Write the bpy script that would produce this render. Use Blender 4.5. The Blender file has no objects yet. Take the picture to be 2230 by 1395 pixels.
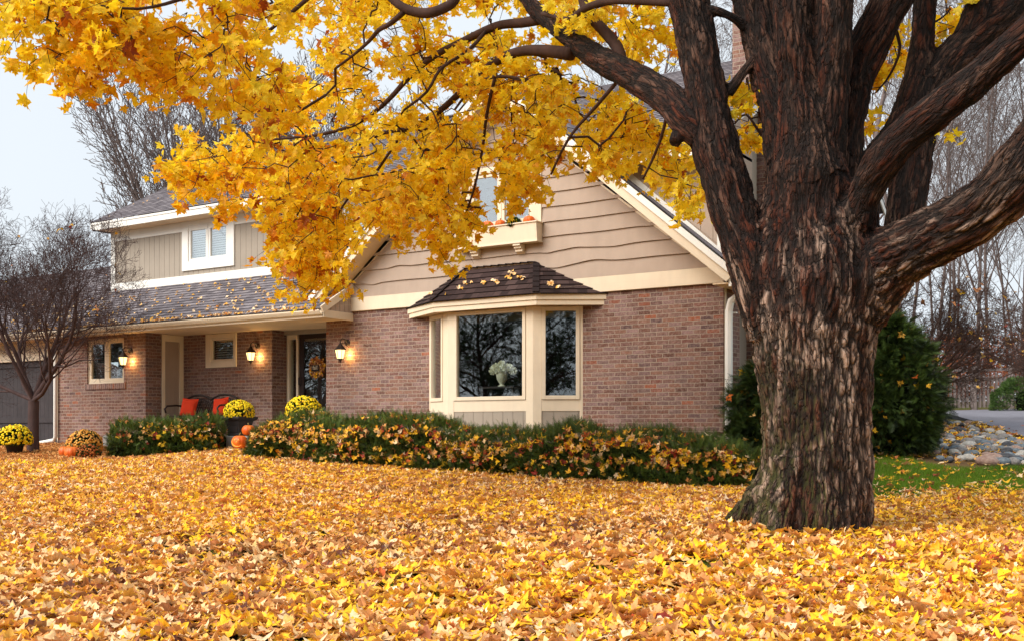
import bpy, math, random
import numpy as np
from mathutils import Vector, Matrix
random.seed(7); rng = np.random.default_rng(7)
R = math.radians
sc = bpy.context.scene
COL = sc.collection
# ------------------------------------------------------------------ camera frame (photo pixels 2230x1395 -> rays)
FPX = 2400.; CX = 1115.; HY = 938.
TH = math.atan2(2400, 3715); CC, SS = math.cos(TH), math.sin(TH)
def ray(px, py):
    u = (px-CX)/FPX; w = (HY-py)/FPX
    return (-SS+u*CC, CC+u*SS, w)
def Py(px, py, y):                 # point of that ray on the plane y = const
    r = ray(px, py); t = y/r[1]; return (r[0]*t, y, r[2]*t)
def D(px, py, Z):                  # point of that ray at depth Z
    r = ray(px, py); return (r[0]*Z, r[1]*Z, r[2]*Z)
def XP(px, y): return Py(px, 900, y)[0]
def ZP(px, py, y): return Py(px, py, y)[2]
def PR(x, y, z):
    X = x*CC+y*SS; Z = -x*SS+y*CC
    return CX+FPX*X/Z, HY-FPX*z/Z, Z

# ------------------------------------------------------------------ materials
def lin(c):
    return tuple(((v/255.)/12.92 if v/255. <= .04045 else ((v/255.+.055)/1.055)**2.4) for v in c)+(1.,)
class M:
    def __init__(s, name, rough=.8, spec=.3):
        s.m = bpy.data.materials.new(name); s.m.use_nodes = True; s.nt = s.m.node_tree
        s.b = s.nt.nodes['Principled BSDF']; s.b.inputs['Roughness'].default_value = rough
        s.b.inputs['Specular IOR Level'].default_value = spec
        s.out = s.nt.nodes['Material Output']
    def n(s, t, **k):
        nd = s.nt.nodes.new('ShaderNode'+t)
        for a, v in k.items():
            if a.startswith('_'): setattr(nd, a[1:], v)
        for a, v in k.items():
            if a.startswith('_'): continue
            key = int(a[1:]) if a[0] == 'i' and a[1:].isdigit() else a.replace('__', ' ')
            inp = nd.inputs[key]
            if isinstance(v, bpy.types.NodeSocket): s.nt.links.new(v, inp)
            else: inp.default_value = v
        return nd
    def link(s, a, b): s.nt.links.new(a, b)
    def math(s, op, a, b=0.): return s.n('Math', _operation=op, i0=a, i1=b).outputs[0]
    def mix(s, f, a, b, mode='MIX'):
        return s.n('MixRGB', _blend_type=mode, Fac=f, Color1=a, Color2=b).outputs[0]
    def noise(s, vec, scale, detail=3., rough=.55):
        return s.n('TexNoise', Vector=vec, Scale=scale, Detail=detail, Roughness=rough).outputs['Fac']
    def ramp(s, f, stops, mode='LINEAR'):
        r = s.n('ValToRGB', Fac=f); cr = r.color_ramp; cr.interpolation = mode
        while len(cr.elements) < len(stops): cr.elements.new(.5)
        for e, (p, c) in zip(cr.elements, stops):
            e.position = p; e.color = c if len(c) == 4 else tuple(c)+(1.,)
        return r.outputs[0]
    def remap(s, f, a, b, c=0., d=1.):
        return s.n('MapRange', i0=f, i1=a, i2=b, i3=c, i4=d).outputs[0]
    def bump(s, h, strength=.5, dist=.01, normal=None):
        k = dict(Strength=strength, Distance=dist, Height=h)
        if normal is not None: k['Normal'] = normal
        nd = s.n('Bump', **k); s.link(nd.outputs[0], s.b.inputs['Normal']); return nd.outputs[0]
    def col(s, c):
        if isinstance(c, bpy.types.NodeSocket): s.link(c, s.b.inputs['Base Color'])
        else: s.b.inputs['Base Color'].default_value = c
    def pos(s): return s.n('NewGeometry').outputs['Position']
    def scl(s, v, sx, sy, sz): return s.n('Mapping', Vector=v, Scale=(sx, sy, sz)).outputs[0]
def plain(name, c, rough=.7, spec=.3, var=.12, scale=3., bump=.0, bscale=60., metal=0.):
    m = M(name, rough, spec); p = m.pos(); c = lin(c)
    f = m.noise(p, scale, 5.)
    f2 = m.noise(m.scl(p, 1, 1, .25), scale*6, 3.)
    k = m.math('ADD', m.remap(f, .3, .7, 1-var, 1+var), m.remap(f2, .3, .7, -var*.5, var*.5))
    m.col(m.mix(1., c, m.n('CombineXYZ', X=k, Y=k, Z=k).outputs[0], 'MULTIPLY'))
    m.b.inputs['Metallic'].default_value = metal
    if bump: m.bump(m.noise(p, bscale, 4.), bump, .004)
    return m.m
def brickmat(name, soldier=False):
    m = M(name, .9, .2); g = m.n('NewGeometry')
    sp = m.n('SeparateXYZ', Vector=g.outputs['Position']); sn = m.n('SeparateXYZ', Vector=g.outputs['True Normal'])
    side = m.math('GREATER_THAN', m.math('ABSOLUTE', sn.outputs['X']), .5)
    u = m.math('ADD', m.math('MULTIPLY', sp.outputs['X'], m.math('SUBTRACT', 1., side)), m.math('MULTIPLY', m.math('ADD', sp.outputs['Y'], .106), side))
    nz = m.n('TexNoise', Vector=g.outputs['Position'], Scale=9., Detail=2.).outputs['Color']
    nz2 = m.n('TexNoise', Vector=g.outputs['Position'], Scale=38., Detail=2.).outputs['Color']
    d = m.n('SeparateXYZ', Vector=nz); d2 = m.n('SeparateXYZ', Vector=nz2)
    uu = m.math('ADD', u, m.math('ADD', m.math('MULTIPLY', m.math('SUBTRACT', d.outputs[0], .5), .02), m.math('MULTIPLY', m.math('SUBTRACT', d2.outputs[0], .5), .010)))
    vv = m.math('ADD', sp.outputs['Z'], m.math('ADD', m.math('MULTIPLY', m.math('SUBTRACT', d.outputs[1], .5), .014), m.math('MULTIPLY', m.math('SUBTRACT', d2.outputs[1], .5), .009)))
    a, b = (uu, vv) if not soldier else (vv, uu)
    v = m.n('CombineXYZ', X=a, Y=b, Z=0.).outputs[0]
    br = m.n('TexBrick', Vector=v, Scale=1., Color1=(0, 0, 0, 1), Color2=(1, 1, 1, 1), Mortar=(.5, .5, .5, 1))
    br.inputs['Mortar Size'].default_value = .0062; br.inputs['Mortar Smooth'].default_value = .35
    br.inputs['Bias'].default_value = 0.; br.inputs['Brick Width'].default_value = .2105 if not soldier else .6
    br.inputs['Row Height'].default_value = .0677; br.offset = .5
    rnd = m.n('SeparateColor', Color=br.outputs['Color']).outputs[0]
    c = m.ramp(rnd, [(0., lin((96, 66, 56))), (.17, lin((130, 92, 78))), (.34, lin((116, 92, 86))), (.5, lin((138, 98, 80))), (.66, lin((110, 82, 76))), (.82, lin((146, 116, 110))), (.93, lin((94, 72, 70))), (1., lin((156, 90, 62)))])
    blot = m.remap(m.noise(g.outputs['Position'], 26., 4.), .42, .68)
    c = m.mix(m.math('MULTIPLY', blot, .5), c, lin((170, 142, 132)))
    dk = m.remap(m.noise(g.outputs['Position'], 55., 3.), .5, .72)
    c = m.mix(m.math('MULTIPLY', dk, .45), c, lin((62, 42, 40)))
    c = m.mix(br.outputs['Fac'], c, lin((166, 148, 132)))
    big = m.remap(m.noise(m.scl(g.outputs['Position'], 1, 1, .5), .8, 6.), .32, .68, .78, 1.2)
    c = m.mix(1., c, m.n('CombineXYZ', X=big, Y=big, Z=big).outputs[0], 'MULTIPLY')
    m.col(c)
    h = m.math('SUBTRACT', m.math('MULTIPLY', m.noise(g.outputs['Position'], 90., 3.), .35), br.outputs['Fac'])
    m.bump(h, .9, .007)
    return m.m
def shinglemat(name, c1, c2, c3):
    m = M(name, .92, .15); uv = m.n('UVMap').outputs[0]
    su = m.n('SeparateXYZ', Vector=uv)
    br = m.n('TexBrick', Vector=uv, Scale=1., Color1=(0, 0, 0, 1), Color2=(1, 1, 1, 1), Mortar=(.5, .5, .5, 1))
    br.inputs['Mortar Size'].default_value = .004; br.inputs['Brick Width'].default_value = .21; br.inputs['Row Height'].default_value = .14
    br.offset = .37; br.offset_frequency = 2; br.squash = .7; br.squash_frequency = 3
    rnd = m.n('SeparateColor', Color=br.outputs['Color']).outputs[0]
    c = m.ramp(rnd, [(0., lin(c1)), (.5, lin(c2)), (1., lin(c3))])
    gr = m.remap(m.noise(m.pos(), 220., 2.), .35, .65, .72, 1.28)
    gr2 = m.remap(m.noise(m.pos(), 1.3, 4.), .3, .7, .88, 1.12)
    gg = m.math('MULTIPLY', gr, gr2)
    c = m.mix(1., c, m.n('CombineXYZ', X=gg, Y=gg, Z=gg).outputs[0], 'MULTIPLY')
    c = m.mix(m.math('MULTIPLY', br.outputs['Fac'], .6), c, (.008, .007, .008, 1))
    m.col(c); m.bump(m.math('SUBTRACT', m.noise(m.pos(), 200., 2.), br.outputs['Fac']), .5, .004)
    return m.m
def leafmat(name, stops, trans=.35, rough=.55, var=.25, back=None):
    m = M(name, rough, .35)
    a = m.n('Attribute', _attribute_name='rnd').outputs['Fac']; a2 = m.n('Attribute', _attribute_name='rnd2').outputs['Fac']
    c = m.ramp(a, [(p, lin(q)) for p, q in stops])
    k = m.math('ADD', m.remap(a2, 0., 1., 1-var, 1+var), m.remap(m.noise(m.pos(), 45., 3.), .3, .7, -.18, .18))
    c = m.mix(1., c, m.n('CombineXYZ', X=k, Y=k, Z=k).outputs[0], 'MULTIPLY')
    sp = m.remap(m.noise(m.pos(), 70., 2.), .66, .74)
    c = m.mix(m.math('MULTIPLY', sp, .35), c, lin((120, 60, 30)))
    if back:
        bf = m.n('NewGeometry').outputs['Backfacing']
        c = m.mix(m.math('MULTIPLY', bf, .5), c, lin(back))
    m.col(c)
    t = m.n('BsdfTranslucent', Color=c)
    mx = m.n('MixShader', Fac=trans, i1=m.b.outputs[0], i2=t.outputs[0])
    m.link(mx.outputs[0], m.out.inputs['Surface'])
    return m.m
def glassmat(name, refl=.12, tint=(.9, .95, .95, 1)):
    m = M(name); nt = m.nt; nt.nodes.remove(m.b)
    tr = m.n('BsdfTransparent', Color=tint); gl = m.n('BsdfGlossy', Color=(1, 1, 1, 1), Roughness=.0)
    fr = m.n('LayerWeight', Blend=.35).outputs['Facing']
    f = m.remap(m.math('POWER', fr, 2.), 0., 1., refl, 1.)
    wob = m.n('Bump', Strength=.02, Distance=.02, Height=m.noise(m.pos(), 2.5, 1.))
    m.link(wob.outputs[0], gl.inputs['Normal'])
    mx = m.n('MixShader', Fac=f, i1=tr.outputs[0], i2=gl.outputs[0]); m.link(mx.outputs[0], m.out.inputs['Surface'])
    return m.m
def emitmat(name, c, s):
    m = M(name, .4); m.b.inputs['Emission Color'].default_value = lin(c); m.b.inputs['Emission Strength'].default_value = s
    m.col(lin(c)); return m.m

MT = {}
MT['brick'] = brickmat('brick'); MT['soldier'] = brickmat('brick_soldier', True)
MT['trim'] = plain('cream_paint', (226, 208, 182), .6, .35, .05, 2., .15, 90.)
MT['white'] = plain('white_paint', (236, 232, 224), .5, .4, .04, 2.)
MT['siding'] = plain('tan_siding', (172, 152, 136), .75, .25, .07, 1.5, .3, 120.)
MT['sidingv'] = plain('grey_tan_siding', (160, 148, 134), .75, .25, .07, 1.5, .3, 120.)
MT['soffit'] = plain('soffit_paint', (220, 194, 160), .7, .3, .05)
MT['roof'] = shinglemat('grey_shingles', (94, 88, 92), (118, 111, 115), (140, 132, 134))
MT['roofbay'] = shinglemat('brown_shingles', (46, 35, 34), (64, 49, 47), (80, 63, 60))
MT['glass'] = glassmat('window_glass', .10)
MT['glassup'] = glassmat('upper_window_glass', .38)
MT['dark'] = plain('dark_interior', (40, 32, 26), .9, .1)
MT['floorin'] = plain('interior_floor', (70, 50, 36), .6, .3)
MT['blind'] = plain('window_blind', (222, 224, 222), .7, .2, .03)
MT['garage'] = plain('dark_brown_boards', (58, 52, 54), .7, .3, .2, 4., .4, 80.)
MT['door'] = plain('dark_brown_door', (40, 22, 18), .45, .4, .15)
MT['concrete'] = plain('concrete', (168, 166, 160), .9, .2, .12, 4., .4, 100.)
MT['iron'] = plain('dark_bronze', (48, 34, 30), .5, .4, .2, 20.)
MT['pot'] = plain('dark_planter', (52, 46, 46), .6, .35, .2, 8., .3, 60.)
MT['cushion'] = plain('red_orange_fabric', (204, 60, 34), .9, .1, .06, 8., .4, 400.)
MT['twig'] = plain('twig_bark', (70, 52, 46), .9, .1, .25, 6.)
MT['bark_far'] = plain('grey_brown_bark', (112, 98, 94), .9, .1, .25, 3.)
MT['bark_pink'] = plain('red_brown_twigs', (88, 68, 60), .9, .1, .25, 3.)
MT['wood'] = plain('weathered_wood', (120, 108, 104), .85, .2, .25, 3., .5, 70.)
MT['asphalt'] = plain('asphalt', (118, 116, 124), .85, .3, .12, 2., .6, 220.)
MT['asphalt_edge'] = plain('asphalt_edge', (44, 44, 50), .9, .2, .2, 6., .6, 100.)
MT['ceramic'] = plain('cream_ceramic', (214, 204, 178), .5, .4, .06, 8.)
MT['sofa'] = plain('sofa_fabric', (150, 140, 120), .9, .1, .06, 8.)
MT['purple'] = plain('metal_flashing', (108, 92, 104), .5, .4, .1)
def pumpkinmat():
    m = M('pumpkin_skin', .45, .4); p = m.n('TexCoord').outputs['Object']
    c = m.mix(m.remap(m.noise(p, 9., 4.), .3, .7), lin((214, 84, 22)), lin((232, 122, 36))); m.col(c)
    m.bump(m.noise(p, 40., 3.), .2, .004); return m.m
MT['pumpkin'] = pumpkinmat(); MT['stem'] = plain('pumpkin_stem', (120, 104, 60), .9)
MT['carved'] = emitmat('carved_glow', (250, 150, 60), .5)

# ------------------------------------------------------------------ object helpers
def wloc(o):
    v = Vector((0, 0, 0))
    while o is not None: v += o.location; o = o.parent
    return v
def tag(o, label=None, cat=None, group=None, kind=None):
    if label: o['label'] = label
    if cat: o['category'] = cat
    if group: o['group'] = group
    if kind: o['kind'] = kind
    return o
def empty(name, loc, label=None, cat=None, group=None, rz=0.):
    o = bpy.data.objects.new(name, None); COL.objects.link(o); o.location = loc; o.rotation_euler = (0, 0, rz)
    o.empty_display_size = .1
    return tag(o, label, cat, group)
def mk(name, verts, faces, mat, parent=None, smooth=False, attrs=None, uv=None, local=False):
    """faces: array (n,3|4) or list of tuples; verts in world space unless local"""
    verts = np.asarray(verts, dtype=np.float32).reshape(-1, 3)
    off = np.array(wloc(parent), dtype=np.float32) if (parent is not None and not local) else 0.
    me = bpy.data.meshes.new(name)
    if isinstance(faces, np.ndarray):
        nf, k = faces.shape
        me.vertices.add(len(verts)); me.vertices.foreach_set('co', (verts-off).ravel())
        me.loops.add(nf*k); me.polygons.add(nf)
        me.polygons.foreach_set('loop_start', np.arange(0, nf*k, k, dtype=np.int32))
        me.loops.foreach_set('vertex_index', faces.astype(np.int32).ravel())
        me.update(calc_edges=True)
    else:
        me.from_pydata([tuple(v) for v in (verts-off)], [], faces); me.update()
    if smooth: me.polygons.foreach_set('use_smooth', np.ones(len(me.polygons), dtype=bool))
    if uv is not None:
        l = me.uv_layers.new(name='UVMap'); l.data.foreach_set('uv', np.asarray(uv, dtype=np.float32).ravel())
    for a, v in (attrs or {}).items():
        v = np.asarray(v, dtype=np.float32)
        if v.ndim == 1: at = me.attributes.new(a, 'FLOAT', 'POINT'); at.data.foreach_set('value', v)
        else: at = me.attributes.new(a, 'FLOAT_VECTOR', 'POINT'); at.data.foreach_set('vector', v.ravel())
    for mm in (mat if isinstance(mat, (list, tuple)) else [mat]): me.materials.append(mm)
    o = bpy.data.objects.new(name, me); COL.objects.link(o)
    if parent is not None: o.parent = parent
    return o
class MB:
    def __init__(s): s.v = []; s.f = []; s.uv = []
    def add(s, vs, fs):
        b = len(s.v); s.v += [tuple(v) for v in vs]; s.f += [tuple(i+b for i in f) for f in fs]; return s
    def box(s, x0, x1, y0, y1, z0, z1):
        if x0 > x1: x0, x1 = x1, x0
        if y0 > y1: y0, y1 = y1, y0
        if z0 > z1: z0, z1 = z1, z0
        return s.add([(x0, y0, z0), (x1, y0, z0), (x1, y1, z0), (x0, y1, z0), (x0, y0, z1), (x1, y0, z1), (x1, y1, z1), (x0, y1, z1)],
                     [(0, 3, 2, 1), (4, 5, 6, 7), (0, 1, 5, 4), (1, 2, 6, 5), (2, 3, 7, 6), (3, 0, 4, 7)])
    def prism(s, pts, d):          # closed polygon pts extruded by vector d
        n = len(pts); d = Vector(d); a = [Vector(p) for p in pts]
        nn = (a[1]-a[0]).cross(a[2]-a[0])
        if nn.dot(d) > 0: a = a[::-1]
        return s.add(a+[p+d for p in a], [tuple(range(n)), tuple(range(2*n-1, n-1, -1))]+[((i+1) % n, i, i+n, (i+1) % n+n) for i in range(n)])
    def bar(s, a, b, w, h, up=(0, 0, 1)):   # rectangular bar from a to b, w across, h along up
        a, b = Vector(a), Vector(b); t = (b-a).normalized(); up = Vector(up); sd = t.cross(up).normalized(); up = sd.cross(t).normalized()
        p = [a+sd*i*w/2+up*j*h/2 for i, j in ((-1, -1), (1, -1), (1, 1), (-1, 1))]
        return s.prism(p, b-a)
    def tube(s, pts, rad, n=8, cap=True):
        pts = [Vector(p) for p in pts]; rad = rad if hasattr(rad, '__len__') else [rad]*len(pts)
        base = len(s.v); prev = None
        for i, p in enumerate(pts):
            t = (pts[min(i+1, len(pts)-1)]-pts[max(i-1, 0)]).normalized()
            if prev is None: x = t.orthogonal().normalized()
            else: x = (prev-t*prev.dot(t)); x = x.normalized() if x.length > 1e-6 else t.orthogonal().normalized()
            prev = x; y = t.cross(x)
            for k in range(n):
                a = 2*math.pi*k/n; s.v.append(tuple(p+(x*math.cos(a)+y*math.sin(a))*rad[i]))
        for i in range(len(pts)-1):
            for k in range(n):
                a, b = base+i*n+k, base+i*n+(k+1) % n; s.f.append((a, b, b+n, a+n))
        if cap: s.f.append(tuple(base+k for k in range(n))[::-1]); s.f.append(tuple(base+(len(pts)-1)*n+k for k in range(n)))
        return s
    def lathe(s, c, prof, n=24, cap=True):
        b = len(s.v)
        for r, z in prof:
            for k in range(n):
                a = 2*math.pi*k/n; s.v.append((c[0]+r*math.cos(a), c[1]+r*math.sin(a), c[2]+z))
        for i in range(len(prof)-1):
            for k in range(n):
                p, q = b+i*n+k, b+i*n+(k+1) % n; s.f.append((p, q, q+n, p+n))
        if cap: s.f.append(tuple(b+k for k in range(n))[::-1]); s.f.append(tuple(b+(len(prof)-1)*n+k for k in range(n)))
        return s
    def build(s, name, mat, parent=None, smooth=False):
        return mk(name, s.v, s.f, mat, parent, smooth)
def bevel(o, w=.006, seg=2):
    b = o.modifiers.new('bevel', 'BEVEL'); b.width = w; b.segments = seg; b.limit_method = 'ANGLE'; return o
def copy_tree(o, parent=None):
    c = o.copy(); COL.objects.link(c)
    if parent is not None: c.parent = parent
    for ch in list(o.children): copy_tree(ch, c)
    return c

# ------------------------------------------------------------------ numpy noise
_PT = rng.random((64, 64, 64)).astype(np.float32)
def vn(p):
    i = np.floor(p).astype(np.int64); f = (p-i).astype(np.float32); f = f*f*(3-2*f); i &= 63; j = (i+1) & 63
    x0, y0, z0 = i.T; x1, y1, z1 = j.T; fx, fy, fz = f.T; T = _PT
    a = T[x0, y0, z0]*(1-fx)+T[x1, y0, z0]*fx; b = T[x0, y1, z0]*(1-fx)+T[x1, y1, z0]*fx
    c = T[x0, y0, z1]*(1-fx)+T[x1, y0, z1]*fx; d = T[x0, y1, z1]*(1-fx)+T[x1, y1, z1]*fx
    return (a*(1-fy)+b*fy)*(1-fz)+(c*(1-fy)+d*fy)*fz
def fbm(p, o=4):
    r = 0; a = .5; s = 0
    for k in range(o): r = r+a*vn(p*2.**k+k*7.3); s += a; a *= .5
    return r/s
# ------------------------------------------------------------------ terrain (thin plate spline through surveyed points)
_cp = []
def cz(px, Z, z): p = D(px, 900, Z); _cp.append((p[0], p[1], z))
for px in (-500, 300, 1100, 1700, 2700):
    for Z in (-12, 0, 3, 6.1, 10): cz(px, Z, {-12: -1.9, 0: -1.5}.get(Z, -1.497+.0547*Z))
for px in (-200, 300, 800, 1200, 1600):
    for Z in (13.5, 17): cz(px, Z, -1.497+.0547*Z)
for px, py, Z in ((70, 985, 21), (-300, 990, 22), (125, 971, 24), (500, 978, 20.3), (240, 999, 20), (1950, 985, 18), (2230, 1045, 14.6), (2230, 1002, 17.2), (2040, 990, 17.8),
                  (2080, 915, 27), (2230, 962, 21), (2500, 1010, 17.5), (2090, 893, 42), (2230, 889, 42), (2500, 900, 35), (2700, 1100, 12)):
    p = D(px, py, Z); _cp.append(p)
for px, py, Z in ((1600, 1128, 9.9), (1765, 1156, 9.6), (1930, 1160, 9.7), (1765, 1190, 8.7)): _cp.append(D(px, py, Z))
_cp += [(-6.4, 15.7, -.6), (-10, 16, -.5), (-14, 15, -.38), (-28, 15, -.35), (-30, 30, 0.), (-10, 30, .3), (-4.5, 19, -.3), (-30, 60, 1.4), (0, 60, 1.6), (30, 60, 1.6), (-60, 20, -.3), (30, 30, .6), (40, 10, -.2), (-40, -5, -1.5)]
_cp = np.array(_cp)
def _tps(d2): return np.where(d2 > 1e-9, d2*np.log(d2+1e-12), 0.)
def _fit():
    P = _cp[:, :2]; n = len(P); K = _tps(((P[:, None]-P[None])**2).sum(-1))+np.eye(n)*2.
    A = np.zeros((n+3, n+3)); A[:n, :n] = K; A[:n, n] = 1; A[:n, n+1:] = P; A[n, :n] = 1; A[n+1:, :n] = P.T
    return np.linalg.solve(A, np.concatenate([_cp[:, 2], np.zeros(3)]))
_W = _fit()
def GZ(x, y):
    x = np.atleast_1d(np.asarray(x, float)); y = np.atleast_1d(np.asarray(y, float)); P = _cp[:, :2]; n = len(P); out = np.empty(x.size)
    xf, yf = np.clip(x.ravel(), -60, 40), np.clip(y.ravel(), -25, 62)
    for k in range(0, x.size, 40000):
        a, b = xf[k:k+40000], yf[k:k+40000]
        out[k:k+40000] = _tps((a[:, None]-P[None, :, 0])**2+(b[:, None]-P[None, :, 1])**2)@_W[:n]+_W[n]+_W[n+1]*a+_W[n+2]*b
    return out.reshape(x.shape)
def gz(x, y): return float(GZ([x], [y])[0])
# ================================================================== HOUSE
YA = 15.74; YB = 16.74; YC = 15.40; YD = 16.40; YE = 16.82
HO = empty('house', (-14, 16, -.35), 'two storey brick and tan sided house with cream trim, front gable and bay window', 'house')
def wall_y(mb, x0, x1, z0, z1, y, t=.2, ops=()):
    xs = sorted({x0, x1, *[o[0] for o in ops], *[o[1] for o in ops]}); zs = sorted({z0, z1, *[o[2] for o in ops], *[o[3] for o in ops]})
    for i in range(len(xs)-1):
        for j in range(len(zs)-1):
            cx, cz_ = (xs[i]+xs[i+1])/2, (zs[j]+zs[j+1])/2
            if any(o[0] < cx < o[1] and o[2] < cz_ < o[3] for o in ops): continue
            mb.box(xs[i], xs[i+1], y, y+t, zs[j], zs[j+1])
def vboards(mb, x0, x1, z0f, z1f, y, w=.2, gap=.007, t=.02):
    x = x0
    while x < x1-1e-4:
        b = min(x+w, x1); za, zb = (z0f(x), z0f(b)), (z1f(x+gap), z1f(b-gap))
        a0, b0 = x+gap/2, b-gap/2
        if b0 > a0 and max(zb) > min(za):
            mb.prism([(a0, y, za[0]), (b0, y, za[1]), (b0, y, max(zb[1], za[1]+.001)), (a0, y, max(zb[0], za[0]+.001))], (0, t, 0))
        x = b
def window(x0, x1, z0, z1, y, cas=(.1, .1, .1, .1), sash=.055, npan=2, mat='trim', glass='glass', blind=None, name='window', proud=.035, room=None, mull=.05):
    """casing outer rectangle x0..x1,z0..z1 on the wall plane y"""
    m = MB(); l, r, b, t = cas; yo = y-proud; yi = y+.05
    m.box(x0, x0+l, yo, yi, z0, z1); m.box(x1-r, x1, yo, yi, z0, z1); m.box(x0+l, x1-r, yo, yi, z0, z0+b); m.box(x0+l, x1-r, yo, yi, z1-t, z1)
    w = bevel(m.build(name, MT[mat], HO), .004)
    a, c, d, e = x0+l, x1-r, z0+b, z1-t; g = (c-a)/npan
    s = MB()
    for i in range(npan):
        p, q = a+g*i+(.002 if i == 0 else mull/4), a+g*(i+1)-(.002 if i == npan-1 else mull/4); y0, y1 = y-.012, y+.038
        s.box(p, p+sash, y0, y1, d+.002, e-.002); s.box(q-sash, q, y0, y1, d+.002, e-.002)
        s.box(p+sash, q-sash, y0, y1, d+.002, d+sash); s.box(p+sash, q-sash, y0, y1, e-sash, e-.002)
        pn = MB().box(p+sash-.004, q-sash+.004, y+.014, y+.02, d+sash-.004, e-sash+.004).build('pane', MT[glass], w)
    for i in range(1, npan): s.box(a+g*i-mull/4, a+g*i+mull/4, y-.02, y+.045, d+.002, e-.002)
    bevel(s.build('sash', MT[mat], w), .003)
    if blind:
        bl = MB(); zz = d+.02
        while zz < e-.03:
            bl.prism([(a+.02, y+.09, zz), (c-.02, y+.09, zz), (c-.02, y+.09+blind[1], zz+blind[2]), (a+.02, y+.09+blind[1], zz+blind[2])], (0, .002, .003)); zz += blind[0]
        bl.build('blind', MT['blind'] if len(blind) < 4 else blind[3], w)
    return w
# ---- brick walls
b = MB()
x0A, x1A = -14.39, -6.36
wall_y(b, x0A, x1A, -1.3, 2.24, YA, .25, [(-11.80, -8.92, .1, 2.0)])
b.box(x1A-.22, x1A, YA+.25, 16.2, -1.3, 2.24); b.box(-7.6, x1A, 16.2, 16.4, -1.3, 2.24)
b.box(x0A, x0A+.22, YA+.25, YE+.3, -1.3, 2.12)
b.build('brick_wall', MT['brick'], HO)
xC0, xC1 = XP(126, YC), XP(317, YC)
cw = (XP(191, YC), XP(270.5, YC), ZP(230, 834, YC), ZP(230, 737, YC))
b = MB(); wall_y(b, xC0, xC1, -1.3, 2.12, YC, .22, [(cw[0], cw[1], cw[2], cw[3])])
b.box(xC1-.2, xC1, YC+.22, YC+.42, -1.3, 2.12); b.build('brick_wall', MT['brick'], HO)
xD1 = XP(592.5, YD); dw = (XP(450, YD), XP(516, YD), ZP(483, 799, YD), ZP(483, 726, YD))
b = MB(); wall_y(b, xC1, xD1, -1.3, 2.12, YD, .2, [(dw[0]+.06, dw[1]-.06, dw[2]+.06, dw[3]-.06)])
b.box(xD1-.2, xD1, YD+.2, YE, -1.3, 2.12); b.build('brick_wall', MT['brick'], HO)
# brick surround of casement, soldier course
b = MB(); b.box(cw[0]-.07, cw[1]+.07, YC-.03, YC-.001, cw[2]-.12, cw[2]-.002); b.build('brick_sill', MT['soldier'], HO)
b = MB(); b.box(cw[0]-.1, cw[0]-.003, YC-.012, YC+.05, cw[2], 2.1); b.build('brick_surround', MT['brick'], HO); MB().box(cw[1]+.003, cw[1]+.07, YC-.012, YC+.05, cw[2], 2.1).build('brick_surround', MT['brick'], HO)
# side panel wall (faces +x) in the porch
b = MB(); b.box(xC1-.1, xC1-.02, YC+.42, YD, -.4, 2.08); b.build('side_panel', MT['siding'], HO)
b = MB()
for i in range(9):
    y0 = YC+.5+i*.052; b.box(xC1-.021, xC1-.012, y0, y0+.047, -.2, 1.95)
b.build('side_panel_boards', MT['siding'], HO)
b = MB(); b.box(xC1-.02, xC1+.02, YC+.42, YC+.50, -.3, 2.08); b.box(xC1-.02, xC1+.02, YD-.10, YD, -.3, 2.08); b.box(xC1-.02, xC1+.02, YC+.50, YD-.10, 1.94, 2.08)
b.build('side_panel_trim', MT['trim'], HO)
# ---- porch entry: door, sidelight
xE0, xE1 = xD1, x0A; zd = ZP(680, 723, YE)
b = MB(); xs0, xs1 = XP(632, YE), XP(648.5, YE); xd0 = XP(652.5, YE); xd1 = xd0+.96
b.box(xE0, xs0-.05, YE, YE+.12, -.3, 2.08); b.box(xs0-.05, xd0-.035, YE-.03, YE+.1, zd-.12, 2.08); b.box(xs1, xd0, YE-.05, YE+.1, -.3, zd-.12)
b.box(xd0-.035, xd1+.06, YE-.03, YE+.1, zd, 2.08); b.box(xd1, xE1, YE-.03, YE+.1, -.3, zd); b.box(xs0-.05, xs0, YE-.03, YE+.1, -.3, zd-.12)
b.box(xE0+.02, xs0-.08, YE-.02, YE-.001, -.3, 2.0)
bevel(b.build('door_surround', MT['trim'], HO), .004)
MB().box(xs0, xs1, YE+.02, YE+.03, -.1, zd-.14).build('sidelight', MT['glass'], HO)
dr = MB(); st = .13
dr.box(xd0+.005, xd0+st, YE-.02, YE+.03, -.07, zd-.01); dr.box(xd1-st, xd1, YE-.02, YE+.03, -.07, zd-.01); dr.box(xd0+st, xd1-st, YE-.02, YE+.03, zd-.13, zd-.01); dr.box(xd0+st, xd1-st, YE-.02, YE+.03, -.07, .2)
dr.box(xd0+st, xd1-st, YE+.05, YE+.09, -.07, zd-.01)
door = bevel(dr.build('door', MT['door'], HO), .004)
MB().box(xd0+st, xd1-st, YE-.004, YE+.004, .2, zd-.13).build('pane', MT['glass'], door)
MB().tube([(xd0+.045, YE-.03, .95), (xd0+.045, YE-.075, .97), (xd0+.045, YE-.075, 1.1), (xd0+.045, YE-.03, 1.12)], .012, 8).build('handle', MT['iron'], door, True)
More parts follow.
